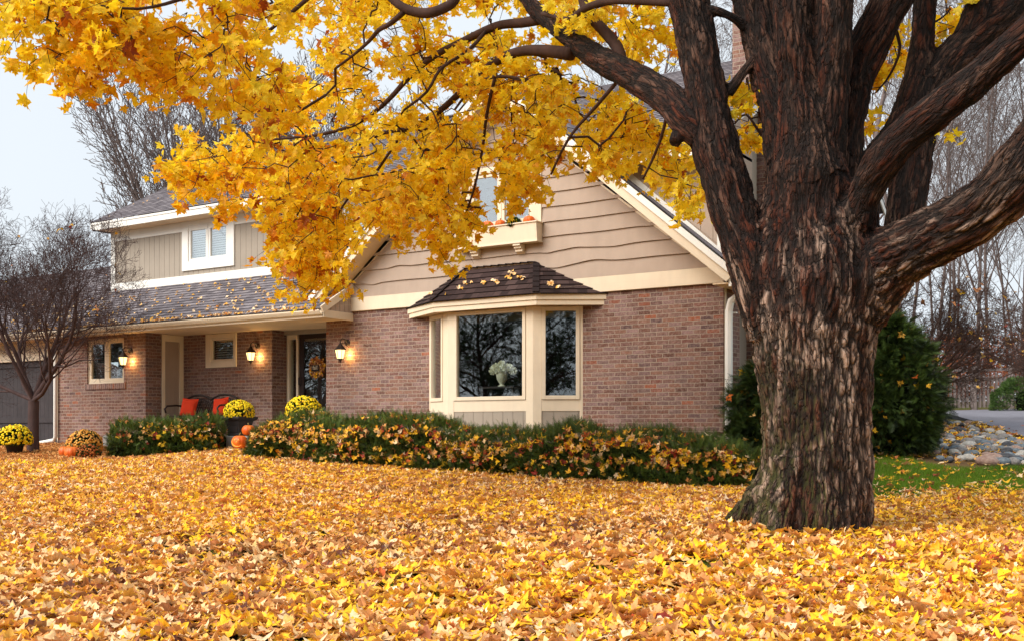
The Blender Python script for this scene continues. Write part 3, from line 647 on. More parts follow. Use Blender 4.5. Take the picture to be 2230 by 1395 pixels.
# ================================================================== THE BIG MAPLE
ZT = 9.6
def W(px, py, Z, wpx): p = D(px, py, Z); return (np.array(p), wpx/2./FPX*Z)
def chain(pts, sub=4):
    """Catmull-Rom through (px,py,Z,width)"""
    q = [W(*p) for p in pts]; P = np.array([a for a, _ in q]); Rr = np.array([b for _, b in q]); out = []; ro = []
    for i in range(len(P)-1):
        p0, p1, p2, p3 = P[max(i-1, 0)], P[i], P[i+1], P[min(i+2, len(P)-1)]
        for k in range(sub):
            t = k/sub; out.append(.5*((2*p1)+(-p0+p2)*t+(2*p0-5*p1+4*p2-p3)*t*t+(-p0+3*p1-3*p2+p3)*t**3)); ro.append(Rr[i]+(Rr[i+1]-Rr[i])*t)
    out.append(P[-1]); ro.append(Rr[-1]); return np.array(out), np.array(ro)
Z0 = ZT
limbs = [
 [(1762, 1225, Z0, 290), (1768, 1140, Z0, 262), (1774, 1050, Z0, 244), (1776, 960, Z0, 240), (1775, 850, Z0, 242), (1772, 760, Z0, 262), (1775, 690, Z0, 286), (1778, 620, Z0, 300), (1772, 540, Z0, 270), (1768, 470, Z0, 235), (1766, 400, Z0, 200)],
 [(1700, 720, Z0, 150), (1655, 600, Z0, 130), (1612, 500, Z0+.05, 104), (1580, 400, Z0+.1, 104), (1555, 310, Z0+.15, 104), (1540, 210, Z0+.2, 94), (1520, 100, Z0+.3, 92), (1498, 0, Z0+.4, 96), (1480, -90, Z0+.5, 84)],
 [(1545, 300, Z0+.15, 80), (1500, 262, Z0+.25, 84), (1455, 215, Z0+.5, 74), (1381, 168, Z0+.9, 66), (1320, 138, Z0+1.3, 60), (1274, 108, Z0+1.7, 52), (1210, 62, Z0+2.1, 40), (1165, 20, Z0+2.4, 34), (1125, -30, Z0+2.7, 30)],
 [(1756, 520, Z0+.1, 168), (1738, 400, Z0+.1, 130), (1706, 250, Z0+.15, 104), (1668, 120, Z0+.3, 96), (1642, 0, Z0+.4, 96), (1625, -90, Z0+.5, 92)],
 [(1765, 480, Z0-.1, 190), (1762, 380, Z0-.15, 170), (1755, 280, Z0-.2, 126), (1740, 170, Z0-.25, 100), (1728, 60, Z0-.3, 92), (1722, -90, Z0-.35, 90)],
 [(1775, 400, Z0-.1, 130), (1790, 290, Z0-.2, 112), (1806, 180, Z0-.3, 92), (1818, 60, Z0-.4, 84), (1822, -90, Z0-.5, 84)],
 [(1800, 520, Z0+.15, 170), (1822, 380, Z0+.1, 116), (1835, 260, Z0+.05, 100), (1870, 140, Z0+.0, 96), (1915, 50, Z0-.1, 92), (1970, -60, Z0-.2, 92)],
 [(1840, 560, Z0-.1, 150), (1880, 430, Z0-.45, 76), (1925, 350, Z0-.7, 86), (1985, 285, Z0-.9, 86), (2060, 225, Z0-1.1, 82), (2140, 160, Z0-1.3, 78), (2230, 78, Z0-1.5, 76), (2330, -10, Z0-1.7, 70)],
 [(1960, 560, Z0+.1, 86), (1970, 470, Z0+.15, 84), (1985, 370, Z0+.2, 84), (1990, 280, Z0+.25, 104), (2010, 190, Z0+.3, 96)],
 [(1860, 420, Z0+.1, 80), (1910, 345, Z0+.15, 66), (1960, 285, Z0+.2, 72), (1992, 210, Z0+.25, 76), (2008, 100, Z0+.3, 54), (2014, 0, Z0+.3, 52), (2016, -60, Z0+.3, 50)],
 [(2000, 230, Z0+.25, 80), (2060, 140, Z0+.3, 84), (2125, 82, Z0+.35, 80), (2190, 20, Z0+.4, 84), (2260, -60, Z0+.5, 80)],
 [(2085, 110, Z0+.3, 50), (2120, 40, Z0+.3, 56), (2150, -60, Z0+.3, 50)],
 [(1780, 760, Z0-.05, 200), (1850, 650, Z0-.15, 190), (1930, 575, Z0-.35, 160), (2010, 530, Z0-.6, 138), (2090, 488, Z0-.85, 134), (2160, 440, Z0-1.1, 134), (2225, 372, Z0-1.3, 136), (2290, 280, Z0-1.5, 128), (2340, 180, Z0-1.7, 120)],
 # root flares
 [(1722, 940, Z0, 100), (1706, 1010, Z0+.02, 100), (1682, 1062, Z0+.04, 96), (1650, 1098, Z0+.06, 86), (1618, 1122, Z0+.1, 64), (1584, 1142, Z0+.12, 34)],
 [(1712, 1020, Z0-.1, 90), (1696, 1090, Z0-.15, 88), (1672, 1140, Z0-.2, 74), (1640, 1172, Z0-.25, 40)],
 [(1840, 1000, Z0, 84), (1856, 1080, Z0-.02, 78), (1868, 1130, Z0-.06, 68), (1884, 1166, Z0-.1, 48), (1906, 1190, Z0-.15, 24)],
 [(1770, 980, Z0-.3, 90), (1790, 1090, Z0-.35, 96), (1810, 1160, Z0-.42, 84), (1830, 1190, Z0-.5, 40)],
 [(1720, 1000, Z0-.25, 90), (1705, 1100, Z0-.34, 80), (1690, 1160, Z0-.45, 56), (1675, 1185, Z0-.5, 30)],
 [(1830, 960, Z0+.3, 80), (1850, 1080, Z0+.4, 70), (1870, 1130, Z0+.5, 40)],
 # burl + bridging stubs
 [(1480, 290, Z0+.25, 34), (1468, 312, Z0+.2, 30)],
 [(1660, 110, Z0+.2, 24), (1625, 150, Z0+.2, 26), (1585, 205, Z0+.2, 28)],
 [(1620, 60, Z0+.3, 26), (1590, 36, Z0+.25, 22), (1545, 20, Z0+.25, 24)],
]
chains = [chain(l) for l in limbs]
for ci in (1, 2, 3, 4, 5, 6, 7, 9, 10, 11, 12):            # the limbs go on above the frame, curving up and tapering
    P, Rr = chains[ci]; d = P[-1]-P[-4]; d /= np.linalg.norm(d); p = P[-1].copy(); r_ = Rr[-1]; A = [P]; B = [Rr]
    for k in range(14):
        d = d+np.array([.05*math.sin(ci*2+k), .05*math.cos(ci*3+k), .07]); d /= np.linalg.norm(d); p = p+d*.28; r_ *= .93; A.append(p[None].copy()); B.append([r_])
    chains[ci] = (np.concatenate(A), np.concatenate(B))
base = D(1765, 1160, ZT); MAP = empty('maple_tree', (base[0], base[1], gz(base[0], base[1])), 'huge old maple with dark furrowed trunk and spreading yellow leafy limbs', 'tree')
mb = MB()
for P, Rr in chains: mb.tube([tuple(p) for p in P], list(Rr), 20)
tr = mb.build('trunk', MT['dark'])
rm = tr.modifiers.new('r', 'REMESH'); rm.mode = 'VOXEL'; rm.voxel_size = .0105; rm.use_smooth_shade = True
sm_ = tr.modifiers.new('s', 'SMOOTH'); sm_.factor = .5; sm_.iterations = 8
dg = bpy.context.evaluated_depsgraph_get(); me = bpy.data.meshes.new_from_object(tr.evaluated_get(dg))
nv = len(me.vertices); co = np.empty(nv*3, np.float32); me.vertices.foreach_get('co', co); co = co.reshape(-1, 3).astype(float)
no = np.empty(nv*3, np.float32); me.vertices.foreach_get('normal', no); no = no.reshape(-1, 3).astype(float)
bpy.data.objects.remove(tr)
best = np.full(nv, 1e9); Q = np.zeros((nv, 3)); Sv = np.zeros(nv); CID = np.zeros(nv, int)
for ci, (P, Rr) in enumerate(chains):
    if 13 <= ci <= 18: continue                            # root flares share the trunk's furrows
    seg = P[1:]-P[:-1]; TT = np.gradient(P, axis=0); TT /= np.linalg.norm(TT, axis=1, keepdims=True); L = np.linalg.norm(seg, axis=1); S0 = np.concatenate([[0], np.cumsum(L)[:-1]])
    for i in range(len(seg)):
        d = seg[i]/max(L[i], 1e-6); da = (co-P[i])@TT[i]; db = (P[i+1]-co)@TT[i+1]; tt = np.clip(da/np.maximum(da+db, 1e-6), 0, 1)*L[i]; c = P[i]+d*tt[:, None]; v = co-c
        dist = np.linalg.norm(v, axis=1)-(Rr[i]+(Rr[i+1]-Rr[i])*tt/max(L[i], 1e-6)); dist = dist-(.06 if ci == 0 else 0.)+np.where((da < -.02)|(db < -.02), .05, 0.); k = dist < best
        best[k] = dist[k]; s = S0[i]+tt; ax = (P[-1]-P[0])/np.linalg.norm(P[-1]-P[0]); pr = v-(v@ax)[:, None]*ax
        Q[k] = pr[k]+ax*(s[k]*.22)[:, None]; Sv[k] = s[k]; CID[k] = ci
q = Q+CID[:, None]*3.1
wob = (fbm(co*2.2, 3)-.5)[:, None]*.10
r1 = 1-np.abs(2*fbm((q+wob)*21., 3)-1)*2.1; r1 = np.clip(r1, -1, 1)
r2 = 1-np.abs(2*fbm((q+wob*.5)*38.+5., 2)-1)*1.6
lump = fbm(co*1.7+9, 3)-.5; lump2 = fbm(co*5.+3, 3)-.5
thick = np.array([Rr.mean() for _, Rr in chains])[CID]; sc_ = np.clip(thick/.25, .35, 1.)*1.
disp = (-.030*np.clip(r1, 0, 1)+.008*r2-.004)*sc_+lump*.07*sc_+lump2*.035*sc_
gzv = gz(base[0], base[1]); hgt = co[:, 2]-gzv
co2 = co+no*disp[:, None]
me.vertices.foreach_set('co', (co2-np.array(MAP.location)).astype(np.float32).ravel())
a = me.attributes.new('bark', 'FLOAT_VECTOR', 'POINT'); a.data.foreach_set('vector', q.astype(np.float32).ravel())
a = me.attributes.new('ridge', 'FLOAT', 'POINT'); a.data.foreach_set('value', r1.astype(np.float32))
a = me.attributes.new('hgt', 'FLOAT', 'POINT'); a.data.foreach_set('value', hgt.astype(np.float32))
def barkmat():
    m = M('maple_bark', .88, .25); A = m.n('Attribute', _attribute_name='bark').outputs['Vector']; rg = m.n('Attribute', _attribute_name='ridge').outputs['Fac']; hg = m.n('Attribute', _attribute_name='hgt').outputs['Fac']
    n1 = m.noise(A, 85., 6., .75); n2 = m.noise(A, 9., 4.); n3 = m.noise(A, 150., 3.); n4 = m.noise(m.pos(), 1.6, 4.)
    vo = m.n('TexVoronoi', _feature='DISTANCE_TO_EDGE', Vector=m.n('MixRGB', Fac=.12, Color1=A, Color2=m.n('TexNoise', Vector=A, Scale=12., Detail=3.).outputs['Color']).outputs[0], Scale=26.).outputs['Distance']
    vc = m.n('SeparateColor', Color=m.n('TexVoronoi', Vector=m.n('MixRGB', Fac=.12, Color1=A, Color2=m.n('TexNoise', Vector=A, Scale=12., Detail=3.).outputs['Color']).outputs[0], Scale=26.).outputs['Color']).outputs[0]
    n1 = m.math('ADD', n1, m.remap(vc, 0., 1., -.10, .10))
    c = m.ramp(n1, [(.30, lin((24, 17, 15))), (.45, lin((76, 54, 43))), (.58, lin((116, 86, 69))), (.72, lin((158, 126, 106)))])
    low = m.remap(hg, .2, 2.4, 1., 0.)                      # bark paler low on the trunk, darker and redder up the limbs
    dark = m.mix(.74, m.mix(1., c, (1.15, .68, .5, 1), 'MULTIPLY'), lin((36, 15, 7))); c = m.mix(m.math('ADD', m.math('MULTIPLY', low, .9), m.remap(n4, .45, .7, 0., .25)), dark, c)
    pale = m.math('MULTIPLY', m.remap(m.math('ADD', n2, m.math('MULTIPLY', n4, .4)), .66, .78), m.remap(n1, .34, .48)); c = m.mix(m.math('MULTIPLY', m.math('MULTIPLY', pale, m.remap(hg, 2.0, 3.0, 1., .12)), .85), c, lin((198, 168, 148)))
    rust = m.math('MULTIPLY', m.remap(m.noise(A, 6., 3.), .5, .68), .55); c = m.mix(rust, c, lin((104, 44, 20)))
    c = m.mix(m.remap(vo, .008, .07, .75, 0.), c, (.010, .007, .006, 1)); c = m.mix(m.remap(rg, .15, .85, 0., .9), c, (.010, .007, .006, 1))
    nx = m.n('SeparateXYZ', Vector=m.n('NewGeometry').outputs['Normal']).outputs['X']
    ms = m.math('MULTIPLY', m.math('MULTIPLY', m.remap(hg, 0., 1.9, 1., 0.), m.remap(nx, .45, -.5)), m.remap(m.noise(m.pos(), 14., 5.), .36, .56)); c = m.mix(m.math('MULTIPLY', ms, .9), c, lin((78, 80, 34)))
    m.col(c); m.bump(m.math('ADD', m.math('ADD', n1, m.math('MULTIPLY', n3, .4)), m.remap(vo, 0., .12, 0., 1.2)), 1., .016); return m.m
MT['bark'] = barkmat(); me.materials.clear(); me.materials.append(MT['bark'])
me.polygons.foreach_set('use_smooth', np.ones(len(me.polygons), dtype=bool))
for nm in list(me.attributes.keys()):
    pass
tro = bpy.data.objects.new('trunk', me); COL.objects.link(tro); tro.parent = MAP

# ---- thinner branches (traced) + twigs grown to leaf clusters
T = [
 [(1245, 118, 11.4, 30), (1181, 111, 11.7, 26), (1130, 113, 12.0, 22), (1077, 136, 12.4, 20), (1041, 172, 12.7, 17), (1005, 200, 12.9, 15), (960, 240, 13.1, 13), (901, 278, 13.3, 12), (836, 290, 13.5, 8), (760, 330, 13.7, 6), (690, 400, 13.9, 5), (640, 480, 14., 4)],
 [(1178, 42, 12.0, 26), (1140, 50, 12.2, 22), (1095, 54, 12.4, 20), (1059, 66, 12.6, 18), (1005, 92, 12.9, 16), (951, 119, 13.2, 14), (897, 162, 13.5, 12), (836, 228, 13.7, 10), (772, 272, 13.9, 8), (700, 293, 14.1, 7), (640, 300, 14.2, 6), (560, 310, 14.3, 5), (470, 340, 14.4, 4)],
 [(1356, 150, 10.8, 28), (1345, 105, 10.9, 26), (1310, 62, 11.0, 24), (1276, 24, 11.1, 22), (1262, -40, 11.2, 20)],
 [(1470, 5, 9.95, 22), (1400, 2, 10.2, 20), (1330, 2, 10.5, 18), (1276, 18, 10.8, 16), (1235, 42, 11.2, 10), (1180, 30, 11.5, 8)],
 [(1010, -40, 10., 20), (990, 2, 10., 20), (969, 17, 10., 22), (940, 28, 10., 22), (912, 28, 10.05, 21), (880, 18, 10.1, 20), (845, -10, 10.2, 18), (800, -60, 10.3, 16)],
 [(880, 26, 10.1, 13), (850, 52, 10.3, 11), (825, 66, 10.5, 10), (804, 90, 10.7, 8), (770, 120, 10.9, 6), (730, 150, 11., 5)],
 [(1060, 66, 12.6, 9), (1020, 110, 12.4, 8), (960, 150, 12.2, 7), (930, 200, 12., 6), (880, 240, 12., 5)],
 [(1150, 175, 12.0, 8), (1080, 167, 12.2, 7), (1030, 190, 12.4, 6), (990, 240, 12.6, 5)],
 [(1360, 160, 10.8, 9), (1300, 230, 11.2, 8), (1240, 300, 11.5, 6), (1200, 380, 11.8, 5)],
 [(1455, 240, 10.2, 8), (1440, 300, 10.5, 7), (1420, 350, 10.8, 6), (1400, 390, 11., 5)],
 [(880, 282, 13.3, 7), (850, 330, 13.5, 6), (800, 400, 13.7, 6), (760, 430, 13.8, 5), (720, 500, 13.9, 4), (690, 590, 14., 3)],
 [(1080, 160, 12.3, 8), (1060, 250, 12.6, 7), (1050, 330, 12.9, 6), (1030, 420, 13.1, 5), (1000, 500, 13.2, 4)],
 [(560, -80, 8.6, 14), (480, -40, 8.5, 11), (390, 0, 8.4, 8), (300, 20, 8.3, 6), (190, 15, 8.2, 5), (120, 60, 8.2, 4)],
 [(760, -80, 9.4, 14), (690, -20, 9.5, 11), (620, 40, 9.6, 8), (540, 100, 9.7, 6), (470, 130, 9.8, 5)],
 [(1690, 330, 9.9, 8), (1655, 290, 10.1, 6), (1625, 250, 10.2, 5), (1600, 270, 10.3, 4)],
 [(1935, 30, 9.7, 10), (1960, 100, 9.9, 7), (1940, 160, 10., 5), (1910, 200, 10.1, 4)],
 [(2014, 60, 9.9, 6), (2050, 40, 10., 4), (2070, 20, 10.1, 4)],
]
tch = [chain(l, 3) for l in T]
for P, Rr in tch:
    m_ = MB().tube([tuple(p) for p in P], list(Rr), 8); mk('branch', m_.v, m_.f, MT['twig'], MAP, True)
# leafy regions: polygons in photo pixels with depth
regs = [
 ([(-60, -60), (250, -60), (300, 90), (262, 120), (235, 140), (190, 120), (165, 170), (135, 205), (105, 190), (75, 150), (40, 120), (12, 85), (25, 40), (-20, 10)], 7.8, 9.0, 92),
 ([(250, -60), (620, -60), (620, 200), (575, 270), (540, 250), (510, 225), (470, 190), (400, 178), (350, 180), (310, 140), (280, 60)], 8.6, 10.6, 118),
 ([(590, -60), (1180, -60), (1240, 60), (1200, 130), (1080, 160), (960, 220), (840, 300), (700, 300), (590, 290)], 10.8, 14.2, 300),
 ([(345, 375), (400, 300), (560, 290), (720, 300), (960, 240), (1180, 125), (1290, 180), (1440, 250), (1500, 330), (1515, 375), (1480, 400), (1400, 375), (1330, 370), (1240, 350), (1200, 330), (1185, 420), (1150, 440), (1100, 350), (1060, 340), (1040, 470), (960, 500), (880, 470), (820, 490), (760, 520), (740, 600), (700, 590), (640, 560), (600, 470), (560, 430), (500, 450), (420, 460), (395, 400)], 11.6, 14.8, 740),
 ([(580, 460), (760, 440), (745, 600), (780, 600), (770, 620), (700, 600), (660, 640), (615, 650), (625, 600), (575, 565), (590, 520)], 13.2, 14.6, 80),
 ([(820, 440), (900, 440), (885, 500), (840, 495)], 13., 14.2, 14), ([(930, 440), (1050, 430), (1050, 510), (1010, 500), (1000, 560), (970, 580), (950, 540)], 12.6, 13.6, 34),
 ([(1030, 350), (1190, 330), (1190, 410), (1130, 450), (1100, 420), (1060, 350)], 12.4, 13.4, 16),
 ([(1290, -60), (1440, -60), (1470, 100), (1380, 110), (1300, 60)], 10.3, 12., 44), ([(1190, -60), (1290, -60), (1280, 100), (1200, 60)], 11, 13, 30),
 ([(1590, 180), (1625, 170), (1660, 250), (1650, 300), (1600, 310), (1575, 320)], 9.9, 10.5, 12),
 ([(1880, 60), (1975, 20), (1975, 130), (1910, 170), (1885, 200), (1870, 170)], 9.9, 10.6, 20), ([(2040, -40), (2090, -40), (2075, 70), (2040, 80)], 9.9, 10.4, 7),
 ([(1890, 215), (1950, 240), (1945, 275), (1885, 250)], 10, 10.6, 2), ([(2030, 270), (2070, 275), (2060, 310), (2030, 300)], 9.6, 9.9, 1), ([(1460, 225), (1480, 230), (1480, 265), (1460, 260)], 9.7, 9.8, 1),
 ([(1415, 385), (1525, 390), (1520, 430), (1470, 440)], 10.8, 11.4, 7),
 ([(700, -60), (1200, -60), (1100, -220), (700, -220)], 10., 13., 60), ([(-100, -60), (700, -60), (700, -220), (-100, -220)], 8, 10., 60), ([(1300, -60), (2300, -60), (2300, -200), (1300, -200)], 9, 12., 50),
]
def inpoly(x, y, poly):
    c = False; j = len(poly)-1
    for i in range(len(poly)):
        xi, yi = poly[i]; xj, yj = poly[j]
        if (yi > y) != (yj > y) and x < (xj-xi)*(y-yi)/(yj-yi)+xi: c = not c
        j = i
    return c
LB = []                                                    # limb samples: photo x, y, depth, width
for P, Rr in [chains[1], chains[2]]+tch:
    for p_, r_ in zip(P, Rr): a_, b_, c_ = PR(*p_); LB.append((a_, b_, c_, 2*r_*FPX/c_))
LB = np.array(LB); CL = []; rd = random.Random(21)
holes = [(1068, 420, 34), (1085, 390, 30), (1225, 350, 24), (280, 120, 26), (560, 250, 24), (250, 215, 60), (900, 560, 30), (1240, 160, 10), (770, 470, 14), (1060, 455, 26)]
for poly, z0, z1, n in regs:
    xs = [p[0] for p in poly]; ys = [p[1] for p in poly]; k = 0; tries = 0
    while k < n and tries < n*40:
        tries += 1; x, y = rd.uniform(min(xs), max(xs)), rd.uniform(min(ys), max(ys))
        if not inpoly(x, y, poly): continue
        if n > 60 and fbm(np.array([[x/70., y/70., 1.]]), 2)[0] < .42 and rd.random() < .85: continue
        if n > 60 and any((x-a)**2+(y-b)**2 < r*r for a, b, r in holes) and rd.random() < .75: continue
        Zc_ = rd.uniform(z0, z1)
        dd_ = np.hypot(LB[:, 0]-x, LB[:, 1]-y)-LB[:, 3]/2; j_ = int(np.argmin(dd_))
        if dd_[j_] < (34 if LB[j_, 3] > 24 else 20) and Zc_ < LB[j_, 2]+.3 and rd.random() < (.97 if LB[j_, 3] > 24 else .7): Zc_ = LB[j_, 2]+rd.uniform(.35, 1.3)
        CL.append(np.array(D(x, y, Zc_))); k += 1
CL = np.array(CL)
UP = []
for ci in (1, 3, 4, 5, 6, 7, 9, 10, 11, 12):               # sparse crown above the frame
    for k in range(16):
        q_ = chains[ci][0][-1-rd.randrange(9)]; UP.append(q_+np.array([rd.gauss(0, .8), rd.gauss(0, .8), abs(rd.gauss(.5, .6))]))
UP = [u_ for u_ in UP if PR(*u_)[1] < -50]; CL = np.concatenate([CL, np.array(UP)])
nodes = np.concatenate([P for P, _ in tch]+[chains[ci][0][-12:] for ci in (1, 3, 4, 5, 6, 7, 9, 10, 11, 12)]+[chains[2][0][8:], chains[1][0][20:]]); nrad0 = np.full(len(nodes), .02)
Nn = list(nodes); par = [-1]*len(Nn); cnt = [0]*len(Nn)
dmin = np.array([np.min(np.linalg.norm(nodes-c, axis=1)) for c in CL]); order = np.argsort(dmin); leafnode = []
arr = np.empty((len(Nn)+len(CL)*2, 3)); arr[:len(Nn)] = nodes; na = len(Nn)
for i in order:
    c = CL[i]; d = np.linalg.norm(arr[:na]-c, axis=1)+.35*np.clip(c[2]-arr[:na, 2], 0, 9); j = int(np.argmin(d)); mid = (arr[j]+c)/2+np.array([rd.gauss(0, .05), rd.gauss(0, .05), .06*np.linalg.norm(arr[j]-c)+rd.gauss(0, .03)])
    arr[na] = mid; par.append(j); arr[na+1] = c; par.append(na); leafnode.append((na+1, i)); na += 2
w_ = np.zeros(na)
for k, _ in leafnode:
    while k >= 0 : w_[k] += 1; k = par[k]
P0 = []; P1 = []; A0 = []; A1 = []
for k in range(len(Nn), na):
    j = par[k]; ra = min(.03, .0022*w_[k]**.45+.0012); P0.append(arr[j]); P1.append(arr[k]); A0.append(ra*1.1); A1.append(ra*.9)
lf_pos = []; lf_dir = []
for k, i in leafnode:                                     # twig sprays + leaves
    c = arr[k]; d0 = arr[k]-arr[par[k]]; d0 = d0/(np.linalg.norm(d0)+1e-6)
    for s in range(2):
        d = d0*.5+np.array([rd.gauss(0, .5), rd.gauss(0, .5), rd.gauss(-.25, .35)]); d /= np.linalg.norm(d); L = rd.uniform(.14, .34); e = c+d*L+np.array([0, 0, -.03])
        P0.append(c); P1.append(e); A0.append(.0028); A1.append(.0012)
        for t in range(rd.randint(5, 7)):
            f = rd.uniform(.1, 1.); p = c+(e-c)*f; o = np.array([rd.gauss(0, 1), rd.gauss(0, 1), rd.gauss(-.55, .5)]); o /= np.linalg.norm(o); q_ = p+o*rd.uniform(.05, .1)
            lf_pos.append(q_); lf_dir.append(o)
V, F = segs_mesh(P0, P1, A0, A1, 4); mk('twigs', V, F, MT['twig'], MAP, True)

# ================================================================== LEAVES
OUT = [(0, -.30), (.17, -.37), (.40, -.35), (.29, -.15), (.45, -.10), (.62, .10), (.41, .12), (.21, .13), (.28, .33), (.12, .36), (0, .64)]
OUTG = [(0, -.26), (.17, -.34), (.37, -.31), (.34, -.15), (.47, -.08), (.57, .10), (.42, .17), (.30, .19), (.30, .35), (.14, .39), (0, .57)]
OUT2 = [(0, -.28), (.36, -.33), (.32, -.12), (.56, .09), (.30, .18), (.24, .36), (0, .57)]
def ltemplate(out, rs, curl):
    pts = out+[(-x, y) for x, y in out[-2:0:-1]]; r = random.Random(rs)
    a, b, c, d = r.uniform(-.5, .7)*curl, r.uniform(-.5, .6)*curl, r.uniform(0, .5)*curl, r.uniform(-.4, .4)*curl
    z = lambda x, y: a*x*x+b*y*y+c*abs(x)+d*x*y+.05*math.sin(9*x+rs)*curl
    V = [(0, 0, z(0, 0))]+[(x*r.uniform(.88, 1.08), y*r.uniform(.9, 1.08), z(x, y)+r.uniform(-.04, .04)*curl) for x, y in pts]; n = len(pts)
    return np.array(V), np.array([(0, 1+i, 1+(i+1) % n) for i in range(n)])
def leaves(name, mat, pos, up, fwd, size, rnd, parent=None, out=OUT, curl=1., nt=6, rnd2=None):
    """up: leaf normal, fwd: direction of the leaf tip"""
    pos, up, fwd = map(lambda a: np.asarray(a, float), (pos, up, fwd)); n = len(pos)
    fwd = fwd-(fwd*up).sum(1, keepdims=True)*up; fwd /= np.linalg.norm(fwd, axis=1, keepdims=True)+1e-9; side = np.cross(fwd, up)
    size = np.asarray(size, float); tid = rng.integers(0, nt, n); V = []; F = []; A = []; B = []; base = 0
    rnd2 = rng.random(n) if rnd2 is None else rnd2
    for t in range(nt):
        tv, tf = ltemplate(out, t*13+5, curl); k = tid == t; m = int(k.sum())
        if not m: continue
        loc = tv[None]*size[k][:, None, None]; v = pos[k][:, None]+loc[..., 0:1]*side[k][:, None]+loc[..., 1:2]*fwd[k][:, None]+loc[..., 2:3]*up[k][:, None]
        V.append(v.reshape(-1, 3)); F.append((tf[None]+(base+np.arange(m)*len(tv))[:, None, None]).reshape(-1, 3)); A.append(np.repeat(np.asarray(rnd)[k], len(tv))); B.append(np.repeat(rnd2[k], len(tv))); base += m*len(tv)
    return mk(name, np.concatenate(V), np.concatenate(F), mat, parent, False, attrs={'rnd': np.concatenate(A), 'rnd2': np.concatenate(B)})
MT['leaf'] = leafmat('maple_leaf_yellow', [(0., (238, 166, 20)), (.12, (246, 194, 26)), (.35, (252, 214, 34)), (.62, (255, 225, 46)), (.85, (255, 233, 72)), (.93, (230, 146, 28)), (1., (150, 66, 22))], .5, .5, .12)
MT['ground_leaf'] = leafmat('fallen_leaf', [(0., (92, 46, 30)), (.07, (150, 78, 42)), (.18, (202, 130, 68)), (.29, (230, 168, 94)), (.40, (240, 196, 138)), (.47, (250, 222, 182)), (.54, (240, 184, 88)), (.66, (242, 176, 36)), (.88, (250, 202, 30)), (.95, (208, 98, 28)), (1., (146, 44, 26))], .15, .6, .22, back=(230, 176, 118))
def unit(a): return a/(np.linalg.norm(a, axis=1, keepdims=True)+1e-9)
lp, ld = np.array(lf_pos), np.array(lf_dir); n = len(lp)
camd = unit(-lp); nrm = unit(rng.normal(size=(n, 3))*.75+camd*.35+np.array([0, 0, .45])); fw = unit(ld+np.array([0, 0, -.7])+rng.normal(size=(n, 3))*.3)
xx = np.array([PR(*p)[0] for p in lp]); clump = fbm(lp*1.1, 3); rv = np.clip(.52+(clump-.5)*1.3+rng.normal(size=n)*.2-(xx < 560)*.25, 0, .9); rv = np.where(rng.random(n) < .035, rng.uniform(.9, 1, n), rv)
brown = (((xx-640)/90)**2 < 1) & (fbm(lp*1.9+3, 2) > .58); rv = np.where(brown & (rng.random(n) < .5), rng.uniform(.9, 1., n), rv)
leaves('foliage', MT['leaf'], lp, nrm, fw, rng.uniform(.06, .138, n), rv, MAP, OUT, 1.2, 12)
print('canopy leaves', n, 'trunk verts', nv)
# ================================================================== GROUND
def axis(a, b, c0, c1, fine, coarse):
    r = list(np.arange(a, c0, coarse))+list(np.arange(c0, c1, fine))+list(np.arange(c1, b+.1, coarse)); return np.array(r)
gx = axis(-600, 600, -45, 30, .5, 15.); gy = axis(-300, 700, -6, 60, .5, 15.)
X, Y = np.meshgrid(gx, gy); Zg = GZ(X, Y)-.012
V = np.stack([X, Y, Zg], -1).reshape(-1, 3); nx_, ny_ = len(gx), len(gy); i = np.arange(ny_-1)[:, None]*nx_+np.arange(nx_-1)[None]; F = np.stack([i, i+1, i+1+nx_, i+nx_], -1).reshape(-1, 4)
def groundmat():
    m = M('lawn_soil', .95, .1); p = m.pos(); c = m.ramp(m.noise(p, 14., 6.), [(.35, lin((52, 54, 24))), (.5, lin((78, 84, 34))), (.7, lin((104, 92, 52)))])
    far = m.noise(p, .3, 5.); c = m.mix(m.remap(far, .4, .6), c, lin((108, 84, 56))); m.col(c); m.bump(m.noise(p, 50., 4.), .8, .02); return m.m
MT['ground'] = groundmat(); tag(mk('ground', V, F, MT['ground'], smooth=True), kind='structure')
# fallen leaves
def rock_edge(x):                                          # boundary between leafy lawn and rock bed (image x -> world)
    return 0
def project(x, y, z):
    Xc = x*CC+y*SS; Zc = -x*SS+y*CC; return CX+FPX*Xc/Zc, HY-FPX*z/Zc, Zc
N = 350000; Zs = np.sqrt(rng.uniform(4.2**2, 26**2, N)); us = rng.uniform(-.68, .84, N); x = -Zs*SS+us*Zs*CC; y = Zs*CC+us*Zs*SS; z = GZ(x, y)
px, py, _ = project(x, y, z)
lawn = (px > 1880)&(Zs > 10.4)
ge = np.interp(px, [1880, 1960, 2100, 2230, 2600], [10.9, 12.2, 12.6, 12.3, 12.0])
p_keep = np.ones(N)
k2 = px > 1780
f = np.clip((Zs-ge)/2.0, 0, 1); p_keep = np.where(k2, np.where(Zs < ge, 1., .9*(1-f)**2.2+.035), p_keep)
inh = (y > 14.38)&(x > -19.3)&(x < -13.7); inh |= (y > YA-.05)&(x < -6.3)&(x > -14.4); inh |= (y > YC-.03)&(x < -18.8); inh |= (y > 15.2)&(x > -12)&(x < -8.8)
p_keep = np.where(inh, 0, p_keep)
near_edge = (Zs > 17.3)&(px > 1900); p_keep = np.where(near_edge, .14, p_keep); p_keep = np.where((px > 2000)&(Zs > np.interp(px, [2040, 2085, 2150, 2230, 2330, 2480, 2700], [31, 28, 25, 22, 19, 16.5, 14])), .004, p_keep)
bare = fbm(np.stack([x*1.6, y*1.6, x*0], -1), 3); p_keep = np.where((Zs < 10.5)&(bare > .70), p_keep*.3, p_keep)
bright = fbm(np.stack([x*.5+3, y*.5, x*0], -1), 3)
